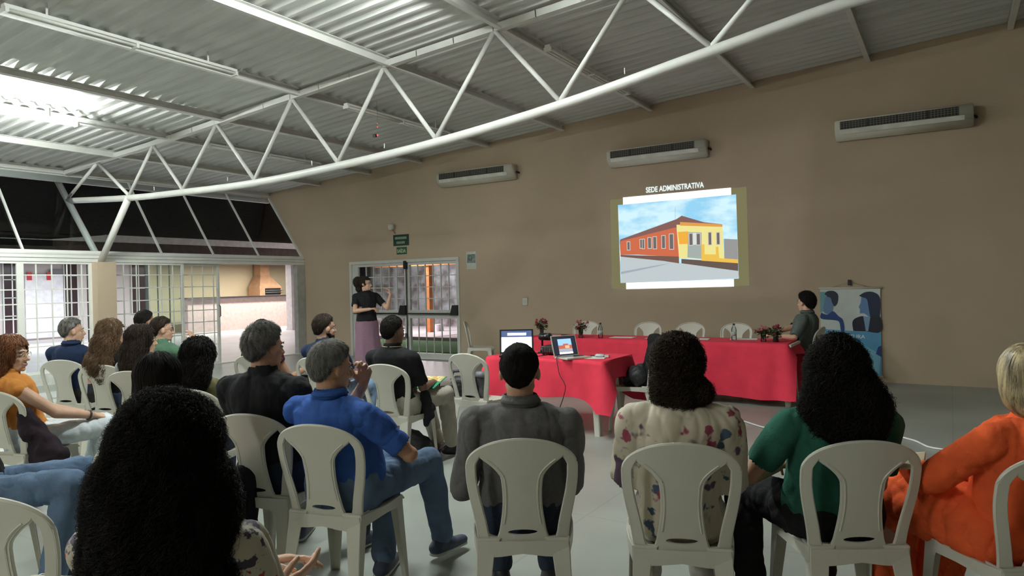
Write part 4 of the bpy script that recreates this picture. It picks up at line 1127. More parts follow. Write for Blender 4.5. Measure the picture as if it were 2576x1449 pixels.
def hair_cap(name, m, par, M, k=1., thick=.014, top=1., seed=1, amp=.004, lower=0.):
    bm = NB(); N, MM = 56, 34; R = Vector((.077, .096, .093))*k; C = Vector((0, -.012, .028))*k
    rows = []
    for j in range(MM+1):
        th = PI*j/MM; row = []
        for i in range(N):
            ph = 2*PI*i/N
            d = Vector((math.sin(th)*math.sin(ph), math.sin(th)*math.cos(ph), math.cos(th)))
            a = math.atan2(abs(d.x), d.y)
            mm = d.z-(hair_line(a)+lower)
            t = thick*(1+(top-1)*max(0, d.z))*sstep(mm/.22)*k
            nz = noise.noise(d*4+Vector((seed, 0, 0)))*amp+noise.noise(d*14+Vector((seed, 0, 0)))*amp*.6
            e = Vector((d.x*R.x, d.y*R.y, d.z*R.z))
            # fill in towards the nape
            if d.y < 0 and d.z < -.2: e.z *= 1.0+.32*(-d.z-.2)
            row.append((bm.verts.new(C+e+d*(t+nz*sstep(mm/.2)-.004)), mm))
        rows.append(row)
    for A, B_ in zip(rows, rows[1:]):
        for i in range(N):
            q = [A[i], A[(i+1) % N], B_[(i+1) % N], B_[i]]
            if max(v[1] for v in q) < -.03: continue
            try: bm.faces.new([v[0] for v in q])
            except ValueError: pass
    bmesh.ops.remove_doubles(bm, verts=bm.verts[:], dist=.0002)
    loose = [v for v in bm.verts if not v.link_faces]; bmesh.ops.delete(bm, geom=loose, context='VERTS')
    bmesh.ops.transform(bm, matrix=M, verts=bm.verts[:])
    return obj(name, bm, m, par, True)

def person(key, label, x, y, head, P):
    """seated or standing figure. Local axes: +Y is where the body faces."""
    root = thing('person', label, 'person', (x, y, 0), math.radians(head))
    g = P.get
    W = g('w', 1.); top = g('top', 1.27); near = g('near', False); vox = .0055 if near else .0075
    stand = g('stand', False); skin = g('skin', SKIN_L); hk = g('hk', 1.); lean = g('lean', 0.)
    pz = .53 if not stand else .93
    Nz = top-.247*hk; Ny = -.115+lean
    Pv = Vector((0, -.02 if not stand else 0, pz)); Nk = Vector((g('sway', 0), Ny if not stand else lean, Nz))
    Hc = Nk+Vector((g('hx', 0), .025+g('hy', 0), .122*hk))
    HM = Matrix.Translation(Hc) @ Matrix.Rotation(math.radians(g('hyaw', 0)), 4, 'Z') @ Matrix.Rotation(math.radians(g('hpitch', 0)), 4, 'X') @ Matrix.Rotation(math.radians(g('hroll', 0)), 4, 'Y') @ Matrix.Scale(hk, 4)
    HY = Matrix.Translation(Hc) @ Matrix.Rotation(math.radians(g('hyaw', 0)), 4, 'Z') @ Matrix.Scale(hk, 4)
    sh = .178*W
    Ss = {s: Vector((Nk.x+s*sh, Nk.y+.005, Nk.z-.092+g('shrug', 0))) for s in (-1, 1)}
    belly = g('belly', 0.)
    def spine(t):
        p = Pv.lerp(Nk, t); p.y -= .010*math.sin(PI*max(0, min(1, t)))*(0 if stand else 1); return p
    def torso(B, inf=0., lo=-.14, hi=1.):
        prof = [(-.16, .150, .105), (0., .170, .122), (.15, .160, .118+belly), (.32, .150, .112+belly), (.5, .152, .112+belly*.5), (.68, .168, .114), (.82, .170, .108), (.90, .132, .094), (.96, .092, .074), (1.02, .070, .062)]
        secs = []
        for t, rx, ry in prof:
            if t < lo or t > hi: continue
            b_ = belly*(1 if t < .4 else .5 if t < .6 else 0); secs.append((spine(t)+Vector((0, b_+.012, 0)), rx*W*g('wt', 1.)+inf, ry*(.5+.5*W)+inf))
        B.loft(secs, power=2.25)
    arms = {}
    for s in (-1, 1):
        Wt = Vector(g('wr' if s > 0 else 'wl', (s*.10, .23, .64) if not stand else (s*.25, .05, .85)))
        hint = Vector(g('hr' if s > 0 else 'hl', (s*.22, -.45, -.85)))
        E, Wp = ik(Ss[s], Wt, .285, .25, hint); arms[s] = (E, Wp)
    hips = {s: Vector((s*.088*W, Pv.y+.0, pz-.01)) for s in (-1, 1)}
    if not stand:
        kn = {s: Vector(g('kr' if s > 0 else 'kl', (s*.125, .415, .525))) for s in (-1, 1)}
        an = {s: Vector(g('ar' if s > 0 else 'al', (s*.125, .40, .085))) for s in (-1, 1)}
    else:
        kn = {s: Vector((s*.09, .02, .50)) for s in (-1, 1)}; an = {s: Vector((s*.10, 0, .09)) for s in (-1, 1)}
    # ---------------- body
    B = Blob(); torso(B, -.006)
    B.cap(Nk-Vector((0, 0, .02)), HM @ Vector((0, -.018, -.06)), .056*(.6+.4*W), .055*(.6+.4*W))
    for s in (-1, 1):
        E, Wp = arms[s]
        B.cap(Nk-Vector((0, 0, .042)), Ss[s], .038, .045); B.cap(Ss[s], E, .047*(.4+.6*W), .037); B.cap(E, Wp, .040, .026)
        fd = (Wp-E).normalized(); hd = Vector(g('dr' if s > 0 else 'dl', fd)); pn = Vector(g('nr' if s > 0 else 'nl', (-s*.35, 0, -1)))
        hand(B, Wp, hd, pn, s, g('curl', .45), .98, g('spread', .12))
        B.cap(hips[s], kn[s], .082*W, .058); B.cap(kn[s], an[s], .055, .038)
        ft = Vector(g('tr' if s > 0 else 'tl', (s*.25, 1, 0))).normalized()
        B.cap(an[s]-ft*.035-Vector((0, 0, .04)), an[s]+ft*.14-Vector((0, 0, .055)), .036, .028)
    # head
    B.ell((0, -.012, .028), (.076, .095, .092), HM); B.ell((0, .018, -.035), (.061, .070, .082), HM); B.ell((0, .030, -.078), (.047, .052, .038), HM)
    B.ell((0, .068, -.098), (.020, .017, .016), HM); B.cap((0, .084, .006), (0, .104, -.032), .008, .0125, HM); B.ell((.011, .094, -.036), .009, HM); B.ell((-.011, .094, -.036), .009, HM)
    B.ell((0, .074, .022), (.046, .017, .011), HM); B.ell((0, .086, -.062), (.023, .010, .0065), HM); B.ell((0, .085, -.073), (.020, .010, .007), HM)
    for s in (-1, 1):
        B.ell((s*.032, .058, -.030), (.021, .019, .018), HM); B.ell((s*.0805, -.006, -.008), (.009, .019, .029), HM); B.ell((s*.073, .004, -.012), (.008, .014, .02), HM)
        B.cap((s*.050, -.01, -.055), (s*.028, .05, -.093), .015, .015, HM)
    B.build('body', skin, root, vox, 2)
    for s in (-1, 1):
        bm = NB(); bmesh.ops.create_uvsphere(bm, u_segments=12, v_segments=8, radius=.0105); bmesh.ops.transform(bm, matrix=HM @ Matrix.Translation((s*.031, .0745, .001)), verts=bm.verts[:])
        e_ = obj('eye', bm, mat('eye_white', (.42, .39, .36), .3), root, True)
        bm = NB(); bmesh.ops.create_uvsphere(bm, u_segments=10, v_segments=6, radius=.0062); bmesh.ops.transform(bm, matrix=HM @ Matrix.Translation((s*.031, .0812, .001)), verts=bm.verts[:])
        obj('iris', bm, mat('iris', (.02, .012, .008), .15), e_, True)
        bm = NB(); tube(bm, [HM @ Vector((s*.016, .093, .020)), HM @ Vector((s*.032, .090, .026)), HM @ Vector((s*.050, .078, .020))], .0025, 6)
        obj('eyebrow', bm, HAIR_DB, root, True)
    bm = NB(); tube(bm, [HM @ Vector((-.020, .085, -.067)), HM @ Vector((-.009, .0925, -.0665)), HM @ Vector((.009, .0925, -.0665)), HM @ Vector((.020, .085, -.067))], .0038, 6)
    obj('lips', bm, mat('lips', (.38, .18, .14), .5), root, True)
    # ---------------- clothing
    wr = .010 if near else .008
    sl = g('sleeve', .55)
    if g('shirt'):
        B = Blob(); inf = g('loose', .014); torso(B, inf, -.09, .985)
        for s in (-1, 1):
            E, Wp = arms[s]
            if sl >= 0: B.cap(Nk-Vector((0, 0, .040)), Ss[s], .060, .056+g('puff', 0)*.3)
            B.cap(Nk-Vector((0, 0, .03)), Nk+Vector((0, 0, .02)), .070*(.5+.5*W), .062*(.5+.5*W))
            if sl > 0 and sl <= 1:
                q = Ss[s].lerp(E, sl); dd = (E-Ss[s]).normalized()
                B.cap(Ss[s], q, .060*(.4+.6*W)+g('puff', 0)*.3, .056+g('puff', 0))
            if sl > 1:
                B.cap(Ss[s], E, .060*(.4+.6*W), .051); B.cap(E, E.lerp(Wp, sl-1), .050, .040)
        if g('hem'):
            B.loft([(Vector((0, Pv.y, pz+.12)), .17*W+.02, .13+.02), (Vector((0, Pv.y+.02, pz-.06)), .19*W+.02, .15+.02)])
        cutters = []
        for s in (-1, 1):
            E, Wp = arms[s]
            if 0 < sl <= 1: q = Ss[s].lerp(E, sl); cutters.append((q, (E-Ss[s]).normalized(), .11))
            if sl > 1: q = E.lerp(Wp, sl-1); cutters.append((q, (Wp-E).normalized(), .09))
        nt_ = Nk+Vector((0, 0, .026))
        nd = ((HM @ Vector((0, -.018, -.06)))-Nk).normalized()
        def cut(c, cutters=cutters, nt_=nt_, nd=nd):
            for q, d_, r_ in cutters:
                v = c-q
                if v.dot(d_) > .004 and (v-d_*v.dot(d_)).length < r_ and v.dot(d_) < .12: return True
            v = c-nt_
            return v.dot(nd) > 0 and v.length < .12
        so = B.build('shirt', g('shirt'), root, .0075 if near else .010, 2, wr, 9., (1, 1, .45), hash(key) % 17 if False else len(key)*1.3, cut, wr*.25, 34., g('crease', .0065 if near else .004))
        md = so.modifiers.new('th', 'SOLIDIFY'); md.thickness = .003; md.offset = -1; apply_mods(so)
        if g('collar'):
            bm = NB(); pts = []
            r1, r2 = .066*(.6+.4*W), .060*(.6+.4*W); rows = [[], [], []]
            for i in range(25):
                a = -PI*.86+PI*1.72*i/24  # gap at the front
                dx, dy = math.sin(a), -math.cos(a)
                for rr_, zz_, row in ((r1+.012, -.012, rows[0]), (r2+.008, .034, rows[1]), (r1+.020, .004, rows[2])):
                    row.append(bm.verts.new(Nk+Vector((dx*rr_, dy*rr_+.004, zz_-.018*max(0, -math.cos(a)*-1)*0+.0))))
            for A, Bq in ((rows[0], rows[1]), (rows[1], rows[2])):
                for i in range(24): bm.faces.new((A[i], A[i+1], Bq[i+1], Bq[i]))
            c_ = obj('collar', bm, g('collar'), so, True); md = c_.modifiers.new('th', 'SOLIDIFY'); md.thickness = .004; apply_mods(c_)
    if g('pants'):
        B = Blob()
        if not stand:
            B.loft([(Pv+Vector((0, 0, -.09)), .165*W+.012, .12), (Pv, .178*W+.012, .135), (Pv+Vector((0, -.005, .08)), .165*W+.006, .126+belly*.4)], power=2.2)
        for s in (-1, 1):
            lr = g('legr', 1.)
            B.cap(hips[s], kn[s], .094*W*lr, .070*lr); B.cap(kn[s], an[s]+Vector((0, 0, .03)), .068*lr, .056*lr)
        po = B.build('trousers' if g('pants_kind', 'trousers') == 'trousers' else g('pants_kind'), g('pants'), root, .0085 if near else .011, 2, .008, 10., (1, 1, .5), 5., None, .002, 30., g('pcrease', .007))
    if g('skirt'):
        bm = NB(); N = 64; rows = []
        for j in range(15):
            t = j/14; z = pz+.11-(pz+.11-.05)*t
            row = []
            for i in range(N):
                a = 2*PI*i/N; fold = 1+.055*t*(math.sin(7*a+.6)+.5*math.sin(13*a+1))
                rx = (.135+.13*t**.7-.03*t*t)*fold+.02*math.sin(PI*min(1, t*3)); ry = (.10+.13*t**.8-.02*t)*fold+.02*math.sin(PI*min(1, t*3))
                row.append(bm.verts.new((math.cos(a)*rx-.03*t, math.sin(a)*ry, z+.01*math.sin(5*a)*t)))
            rows.append(row)
        for A, Bq in zip(rows, rows[1:]):
            for i in range(N): bm.faces.new((A[i], A[(i+1) % N], Bq[(i+1) % N], Bq[i]))
        bm.faces.new(rows[0])
        obj('skirt', bm, g('skirt'), root, True)
    for s in (-1, 1):
        if not g('shoes'): break
        ft = Vector(g('tr' if s > 0 else 'tl', (s*.25, 1, 0))).normalized(); a = an[s]
        B = Blob(); B.cap(a-ft*.045-Vector((0, 0, .040)), a+ft*.06-Vector((0, 0, .042)), .045, .046, flat=.85); B.cap(a+ft*.04-Vector((0, 0, .047)), a+ft*.16-Vector((0, 0, .054)), .046, .036, flat=.75); B.cap(a-ft*.03-Vector((0, 0, .03)), a+Vector((0, 0, .0)), .043, .044)
        sh_ = B.build('shoe', g('shoes'), root, .009, 2)
        zmin = min(v.co.z for v in sh_.data.vertices)
        if g('sole'):
            B = Blob(); n_ = Vector((0, 0, 1)) if abs(ft.z) < .4 else None
            B.cap(a-ft*.045-Vector((0, 0, .070)), a+ft*.155-Vector((0, 0, .074)), .045, .040, flat=.30, up=(0, 0, 1)); B.build('sole', g('sole'), sh_, .008, 1)
    # ---------------- hair
    h = g('hair', {}); hm = h.get('m', HAIR_B); kind = h.get('kind', 'short')
    if kind == 'short':
        o = hair_cap('hair', hm, root, HM, 1., h.get('thick', .014), h.get('top', 1.2), len(label), .005, h.get('lower', 0))
        strands(o, h.get('n', 2600 if near else 900), h.get('len', .022), 4, .0011 if near else .0014, h.get('curl', .0), 1., h.get('lift', .12), (HM.to_3x3() @ Vector(h.get('flow', (0, -.5, -.8)))).normalized(), 3, h.get('jit', .5), .001)
    else:
        B = Blob(); th = h.get('thick', .022)
        B.ell((0, -.020, .034), (.078+th, .092+th, .088+th), HM)
        for q in h.get('vol', []):
            if q[0] == 'e': B.ell(q[1], q[2], HY)
            elif q[0] == 'c': B.cap(q[1], q[2], q[3], q[4], HY, flat=q[5] if len(q) > 5 else 1.)
            elif q[0] == 'l': B.loft(q[1], HY)
        hi_ = HM.inverted(); fr = h.get('front', .052)
        def cutf(c):
            p_ = hi_ @ c
            return p_.y > fr and p_.z < .062 and abs(p_.x) < .066+h.get('facew', 0)
        o = B.build('hair', hm, root, h.get('vox', .008), 2, h.get('amp', .006), h.get('scale', 14.), (1, 1, h.get('an', .5)), len(label)*.7, cutf, h.get('fine', .003), 50.)
        strands(o, h.get('n', 2500 if near else 1200), h.get('len', .10), h.get('seg', 8), h.get('r', .0016), h.get('curl', .006), h.get('freq', 2.), h.get('lift', .05), (0, 0, -1), 5, h.get('jit', .3), h.get('stick', .002))
    if g('glasses'):
        bm = NB()
        for s in (-1, 1):
            tube(bm, [HM @ Vector((s*.032+math.cos(a)*.023, .100-.006*abs(math.cos(a)), .0+math.sin(a)*.017)) for a in [2*PI*i/14 for i in range(14)]], .0018, 5, closed=True)
            tube(bm, [HM @ Vector((s*.055, .095, .004)), HM @ Vector((s*.074, .06, .004)), HM @ Vector((s*.080, .0, .002))], .0016, 5)
        tube(bm, [HM @ Vector((-.009, .104, .002)), HM @ Vector((.009, .104, .002))], .0018, 5)
        obj('glasses', bm, g('glasses'), root, True)
    if g('beard'):
        B = Blob(); B.ell((0, .034, -.080), (.052, .054, .038), HM); B.cap((-.062, .0, -.045), (-.035, .05, -.09), .017, .018, HM); B.cap((.062, .0, -.045), (.035, .05, -.09), .017, .018, HM)
        hi_ = HM.inverted()
        o = B.build('beard', g('beard'), root, .006, 1, .002, 60., cut=lambda c: (hi_ @ c).z > -.045 or ((hi_ @ c).y > .075 and (hi_ @ c).z > -.078))
        strands(o, 500, .015, 3, .001, 0, 1, .1, (0, 0, -1), 2, .5, .001)
    if g('chain'):
        bm = NB(); tube(bm, [Nk+Vector((math.cos(a)*.082*W, math.sin(a)*.070+.004, .004-.035*max(0, math.sin(a)))) for a in [2*PI*i/28 for i in range(28)]], .0028, 6, closed=True)
        obj('necklace', bm, mat('pale_gold', (.7, .6, .4), .3, metal=.8), root, True)
    if g('earring'):
        for s in (-1, 1):
            bm = NB(); bmesh.ops.create_icosphere(bm, subdivisions=2, radius=.007); bmesh.ops.transform(bm, matrix=HM @ Matrix.Translation((s*.084, .002, -.045)), verts=bm.verts[:]); obj('earring', bm, mat('pearl', (.8, .8, .75), .2), root, True)
    if g('watch'):
        s = g('watch'); E, Wp = arms[s]; d_ = (Wp-E).normalized(); bm = NB(); c = E.lerp(Wp, .9); a_, b_ = frame_of(d_)
        tube(bm, [c+a_*math.cos(t)*.031+b_*math.sin(t)*.031 for t in [2*PI*i/18 for i in range(18)]], .007, 6, closed=True)
        obj('watch', bm, mat('watch_band', (.1, .1, .1), .3, metal=.5), root, True)
    return root

CL = lambda n, c, **k: mat('cloth_'+n, c, k.pop('rough', .85), k.pop('var', .10), k.pop('scale', 14.), k.pop('bump', .25), 160., spec=.2, sheen=k.pop('sheen', 0), **k)
JEANS = CL('jeans', (.11, .17, .27), var=.2, scale=9.); JEANS_L = CL('light_jeans', (.22, .34, .50), var=.2, scale=9.); JEANS_D = CL('dark_jeans', (.025, .035, .06))
BLACK_C = CL('black', (.012, .012, .014)); NAVY = CL('navy', (.015, .028, .07)); BLUE = CL('blue_polo', (.035, .10, .36)); GREY = CL('grey_shirt', (.12, .115, .12), scale=60.)
GREEN = CL('dark_green', (.02, .10, .07)); ORANGE = CL('orange', (.78, .12, .035)); PURPLE = CL('mauve_skirt', (.27, .16, .22), var=.12, scale=60.); WHITEC = CL('white_trousers', (.66, .72, .76))
BEIGE = CL('beige_trousers', (.42, .39, .33)); SLATE = CL('slate_shirt', (.10, .12, .115), scale=50.); BROWN = CL('brown_trousers', (.03, .028, .025)); OCHRE = CL('ochre_top', (.55, .22, .05))
FLORAL = patterned('cloth_floral_cream', (.55, .50, .40), [(.10, .06, .10), (.28, .05, .09), (.06, .10, .16)], 8., .62, sparse=.525)
FLORAL2 = patterned('cloth_spotted_cream', (.46, .42, .34), [(.05, .04, .06), (.32, .03, .03), (.14, .12, .18)], 30., .62, sparse=.555)
SHOE_B = mat('shoe_black', (.015, .015, .018), .4); SHOE_N = mat('shoe_navy', (.05, .06, .10), .6); SOLE = mat('sole_white', (.6, .6, .56), .6); FR = mat('spectacle_frame', (.05, .02, .02), .3)
FRG = mat('gold_frame', (.6, .5, .3), .3, metal=.7)
st = dict(kind='short')
def seat(k, dx=0., dy=0.): return SEAT[k][0]+dx, SEAT[k][1]+dy, SEAT[k][2]
def who(key, label, P, dx=0., dy=0., dh=0.):
    x, y, h = SEAT[key]; return person(key, label, x+dx, y+dy, h+dh, P)
CURL = lambda L, w, extra=[], **k: dict(kind='long', vol=[('l', [((0, -.02, .03), .10, .10), ((0, -.06, -.05), .115+w*.3, .10), ((0, -.085, -L*.55), .11+w, .085), ((0, -.10, -L), .07+w*.8, .05)])]+extra, **k)

who('gray', 'seated man in a grey shirt with short dark thinning hair, back to the camera', dict(near=1, top=1.245, w=1.08, skin=SKIN_M, shirt=GREY, collar=GREY, sleeve=1.4, pants=JEANS_D, shoes=SHOE_B, hyaw=-6,
    wl=(-.24, .16, .60), wr=(.16, .20, .66), hair=dict(kind='short', m=HAIR_B, n=3200, len=.02, thick=.010, top=.8)), dh=0)
who('floral', 'seated woman in a cream floral blouse with chin length dark curls', dict(near=1, top=1.262, w=.98, skin=SKIN_L, shirt=FLORAL, sleeve=.95, puff=.030, loose=.026, hem=1, pants=CL('pale_trousers', (.45, .42, .38)), shoes=SHOE_B,
    hpitch=-2, hyaw=-10, wl=(-.14, .24, .62), wr=(.14, .22, .64),
    hair=dict(kind='long', m=HAIR_DB, thick=.024, vol=[('l', [((0, -.02, .03), .088, .09), ((0, -.035, -.05), .094, .09), ((0, -.04, -.12), .090, .075), ((0, -.045, -.155), .07, .05)]), ('e', (.085, -.03, -.085), (.05, .06, .042))], curl=.011, len=.05, n=4600, r=.0017, freq=2., lift=.16, amp=.010, jit=.7)))
who('green', 'seated woman in a dark green top with big dark curls down to her shoulders', dict(near=1, top=1.245, w=1.06, skin=SKIN_M, shirt=GREEN, sleeve=.72, loose=.018, pants=BLACK_C, shoes=SHOE_B, legr=1.1,
    wl=(-.16, .17, .66), hl=(-.8, -.3, -.5), wr=(.12, .22, .64), kl=(-.27, .34, .52), al=(-.30, .10, .12),
    hair=CURL(.25, .065, [('e', (0, -.02, .02), (.112, .115, .11)), ('e', (-.06, -.05, -.16), (.08, .08, .10)), ('e', (.07, -.06, -.17), (.08, .08, .11))], m=HAIR_B, curl=.014, len=.08, n=6000, r=.0019, freq=2.4, lift=.14, amp=.014, scale=11., jit=.5)), dx=-.03)
who('orange', 'seated woman in an orange dress with short highlighted hair at the right edge', dict(near=1, top=1.225, w=.95, skin=SKIN_L, shirt=ORANGE, sleeve=1.75, loose=.02, pants=ORANGE, pants_kind='dress_skirt', legr=1.55, pcrease=.013, shoes=SHOE_B,
    hyaw=-12, kl=(-.16, .44, .54), kr=(.08, .45, .53), al=(-.18, .46, .10), ar=(.05, .44, .10), wl=(-.14, .30, .68), wr=(-.02, .32, .68), hl=(-.8, -.3, -.5),
    hair=dict(kind='long', m=HAIR_BL, thick=.018, vol=[('l', [((0, -.02, .03), .098, .095), ((0, -.03, -.04), .100, .095), ((0, -.035, -.09), .088, .08), ((0, -.045, -.125), .055, .05)])], curl=.0, len=.10, n=4500, r=.0018, lift=.02, amp=.004, jit=.12, an=.15)), dh=4)
who('blue', 'seated grey haired man in a bright blue polo and jeans, hand at his mouth', dict(near=1, top=1.235, w=1.10, skin=SKIN_M, shirt=BLUE, collar=BLUE, sleeve=.78, loose=.018, belly=.03, pants=JEANS, shoes=SHOE_N, sole=SOLE,
    wl=(.02, .13, 1.00), hl=(-.2, .7, -.7), dl=(.15, .05, 1), nl=(.2, -1, 0), wr=(.20, .20, .67), hr=(.9, -.2, -.45), dr=(-.5, .8, 0), curl=.9, hyaw=-26, hpitch=-4,
    kr=(.22, .43, .55), ar=(.24, .52, .11), kl=(-.02, .40, .54), al=(.06, .22, .085), hair=dict(kind='short', m=HAIR_G, n=3600, len=.028, thick=.018, lift=.22, flow=(0, .4, -.6))), dh=-6)
who('black', 'seated grey haired man in a black T-shirt behind the man in blue', dict(near=1, top=1.315, w=1.16, skin=SKIN_M, shirt=BLACK_C, sleeve=.75, loose=.018, belly=.03, pants=JEANS_D, shoes=SHOE_N, sole=SOLE, hyaw=-22,
    ar=(.30, .34, .085), hair=dict(kind='short', m=HAIR_SP, n=3600, len=.034, thick=.018, lift=.30, flow=(0, .5, -.4))))
who('chain', 'seated man in a black shirt and beige trousers wearing a thin neck chain', dict(top=1.25, w=1.06, skin=SKIN_D, shirt=BLACK_C, sleeve=.8, loose=.016, pants=BEIGE, shoes=SHOE_B, chain=1, hyaw=-18,
    wl=(-.08, .26, .66), wr=(.16, .26, .66), kr=(.20, .41, .54), ar=(.24, .42, .085), kl=(-.05, .44, .54), al=(.05, .50, .085), tr=(.9, .5, 0), hair=dict(kind='short', m=HAIR_B, n=1600, len=.012, thick=.014, curl=.002, jit=.9, lift=.3)))
who('beard', 'seated bearded man in a dark T-shirt looking towards the slide', dict(top=1.25, w=1.02, skin=SKIN_L, shirt=NAVY, sleeve=.7, pants=JEANS_L, shoes=SHOE_B, hyaw=-30, beard=HAIR_B, wr=(.14, .30, .66), wl=(-.05, .30, .66), hair=dict(kind='short', m=HAIR_DB, n=1200, len=.018, thick=.016, lift=.25)))
who('hiddenarm', 'person in a dark red sleeveless top mostly hidden behind the grey haired man', dict(top=1.20, w=.9, skin=SKIN_M, shirt=CL('maroon', (.06, .012, .02)), sleeve=.25, pants=BROWN, shoes=SHOE_B, wr=(.18, .28, .66), hair=dict(kind='short', m=HAIR_B)))
who('navy', 'seated man in a navy polo with greying short hair, in profile at the left', dict(top=1.26, w=1.04, skin=SKIN_L, shirt=NAVY, collar=NAVY, sleeve=.7, pants=BROWN, shoes=SHOE_B, hyaw=-42, hair=dict(kind='short', m=HAIR_SP, n=1500, len=.018, thick=.014, lift=.1)))
who('curlyb', 'seated woman with very long curly brown hair beside the pillar', dict(top=1.25, w=.92, skin=SKIN_L, shirt=BLACK_C, sleeve=.6, pants=JEANS_D, shoes=SHOE_B, hyaw=-38, hair=CURL(.42, .06, [('e', (0, -.05, -.12), (.13, .12, .14)), ('e', (0, -.12, -.26), (.13, .10, .13))], m=HAIR_BR, curl=.008, len=.09, n=2600, r=.0024, lift=.10, amp=.010, scale=11.)))
who('darkw', 'seated woman with dark wavy hair, second of the close trio at the left', dict(top=1.225, w=.9, skin=SKIN_L, shirt=CL('white_print', (.35, .36, .38)), sleeve=.6, pants=BLACK_C, shoes=SHOE_B, hyaw=-42, glasses=FRG, hair=CURL(.36, .03, m=HAIR_DB, curl=.005, len=.10, n=2200, r=.0022, lift=.06, amp=.008)))
who('glasses', 'seated woman with tied back dark hair and glasses, face in profile', dict(top=1.235, w=.9, skin=SKIN_L, shirt=CL('green_print', (.10, .20, .13)), sleeve=.5, pants=JEANS, shoes=SHOE_B, hyaw=-48, glasses=FR, wr=(.10, .26, .95), hr=(.8, 0, -.6), dr=(-.3, .2, 1), hair=dict(kind='short', m=HAIR_DB, n=900, len=.03, thick=.018)))
who('hidden', 'dark haired person in the back row whose head just shows over the curly brown hair', dict(top=1.285, w=.95, skin=SKIN_M, shirt=BLACK_C, sleeve=.6, pants=BROWN, shoes=SHOE_B, hyaw=-20, hair=dict(kind='short', m=HAIR_B, n=900, len=.02, thick=.018)))
who('wavy', 'seated woman with glossy black wavy hair and olive top, right of the trio', dict(top=1.18, w=.9, skin=SKIN_L, shirt=CL('olive', (.12, .11, .05)), sleeve=.6, pants=JEANS_D, shoes=SHOE_B, hyaw=-12, hair=CURL(.26, .03, m=HAIR_B, curl=.008, len=.08, n=2200, r=.002, lift=.06, amp=.009)))
who('straight', 'seated person with sleek straight black hair just above the huge curls', dict(top=1.225, w=.84, skin=SKIN_L, shirt=BLACK_C, sleeve=.7, pants=BLACK_C, shoes=SHOE_B, hyaw=-5, hair=dict(kind='long', m=HAIR_B, thick=.014, vol=[('l', [((0, -.02, .03), .092, .095), ((0, -.04, -.08), .092, .085), ((0, -.06, -.22), .088, .07), ((0, -.07, -.30), .075, .05)])], curl=0., len=.12, n=2200, r=.0016, lift=.01, amp=.003, jit=.08, an=.15)))
who('leftw', 'seated woman with auburn hair, glasses and white trousers at the left edge', dict(near=1, top=1.215, w=.94, skin=SKIN_L, shirt=OCHRE, sleeve=0, loose=.010, pants=WHITEC, shoes=SHOE_B, hyaw=-44, glasses=FRG, watch=1, wr=(.16, .34, .63), wl=(-.02, .33, .63), hr=(.6, -.6, -.6),
    kr=(.14, .44, .54), kl=(.0, .46, .54), hair=CURL(.30, .03, m=HAIR_AU, curl=.006, len=.12, n=3000, r=.0022, lift=.03, amp=.007, an=.2)), dh=-26)
who('jeans', 'person in blue jeans at the left edge, only the legs in view', dict(near=1, wl=(-.12, .0, .70), wr=(.02, -.02, .74), dl=(1, 0, 0), dr=(-1, 0, 0), top=1.22, w=.95, skin=SKIN_L, shirt=BLACK_C, sleeve=.6, pants=JEANS, shoes=SHOE_B, sole=SOLE, kr=(.14, .45, .56), kl=(-.16, .42, .56), ar=(.12, .36, .09), hair=dict(kind='short', m=HAIR_B)))
who('fg', 'woman with huge dark curls and a spotted cream blouse in the foreground, hands joined', dict(near=1, top=1.232, w=1.0, skin=SKIN_L, shirt=FLORAL2, sleeve=1.55, loose=.024, pants=CL('cream_skirt', (.5, .5, .44)), shoes=SHOE_B, earring=1,
    wl=(.03, .31, .69), wr=(.10, .22, .64), hr=(.5, -.6, -.6), dl=(.85, .40, .05), dr=(.70, .70, .25), nl=(0, -.3, -1), nr=(-.5, .5, .7), curl=.30, spread=.03,
    hair=dict(kind='long', m=HAIR_B, thick=.04, vol=[('l', [((0, -.03, .08), .08, .09), ((0, -.05, -.02), .135, .13), ((.01, -.06, -.16), .165, .14), ((.0, -.07, -.30), .18, .13), ((.0, -.07, -.40), .15, .10)]), ('e', (.06, -.03, -.10), (.10, .11, .13)), ('e', (-.09, -.05, -.25), (.09, .10, .14)), ('e', (.12, -.04, -.27), (.08, .09, .10))],
    curl=.010, len=.055, n=21000, r=.0009, freq=1.6, lift=.10, amp=.012, scale=13., seg=7, fine=.006, jit=.6)))
who('table', 'man in a slate shirt seated at the right end of the long red table', dict(top=1.30, w=1.14, skin=SKIN_L, shirt=SLATE, collar=SLATE, sleeve=.95, belly=.04, loose=.018, pants=BROWN, shoes=SHOE_B, lean=.02, hyaw=-22, hpitch=3,
    wl=(-.36, .20, .785), wr=(-.26, .32, .785), hl=(-.5, -.7, -.4), hr=(.9, -.2, -.5), hair=dict(kind='short', m=HAIR_B, n=1600, len=.035, thick=.030, curl=.004, jit=.9, lift=.3)))
# presenter
person('pres', 'standing woman presenter in a black T-shirt and long mauve skirt before the glazed doors', -8.34, 8.59, 232, dict(stand=1, top=1.675, w=.94, skin=SKIN_L, shirt=BLACK_C, sleeve=.62, loose=.014, skirt=PURPLE, shoes=SHOE_B, glasses=FR,
    hyaw=52, hpitch=2, wr=(-.02, .27, 1.13), hr=(.9, -.1, -.5), dr=(-.7, .4, .1), wl=(-.38, .20, 1.36), hl=(-.4, .1, -1), dl=(.3, -.1, 1), nl=(1, 0, 0), curl=.6,
    hair=dict(kind='long', m=HAIR_DB, thick=.010, front=.035, facew=.02, vol=[('e', (0, -.15, .03), (.085, .08, .095)), ('e', (0, -.13, -.08), (.055, .055, .06))], curl=.004, len=.03, n=1500, r=.0018, lift=.15, amp=.005)))

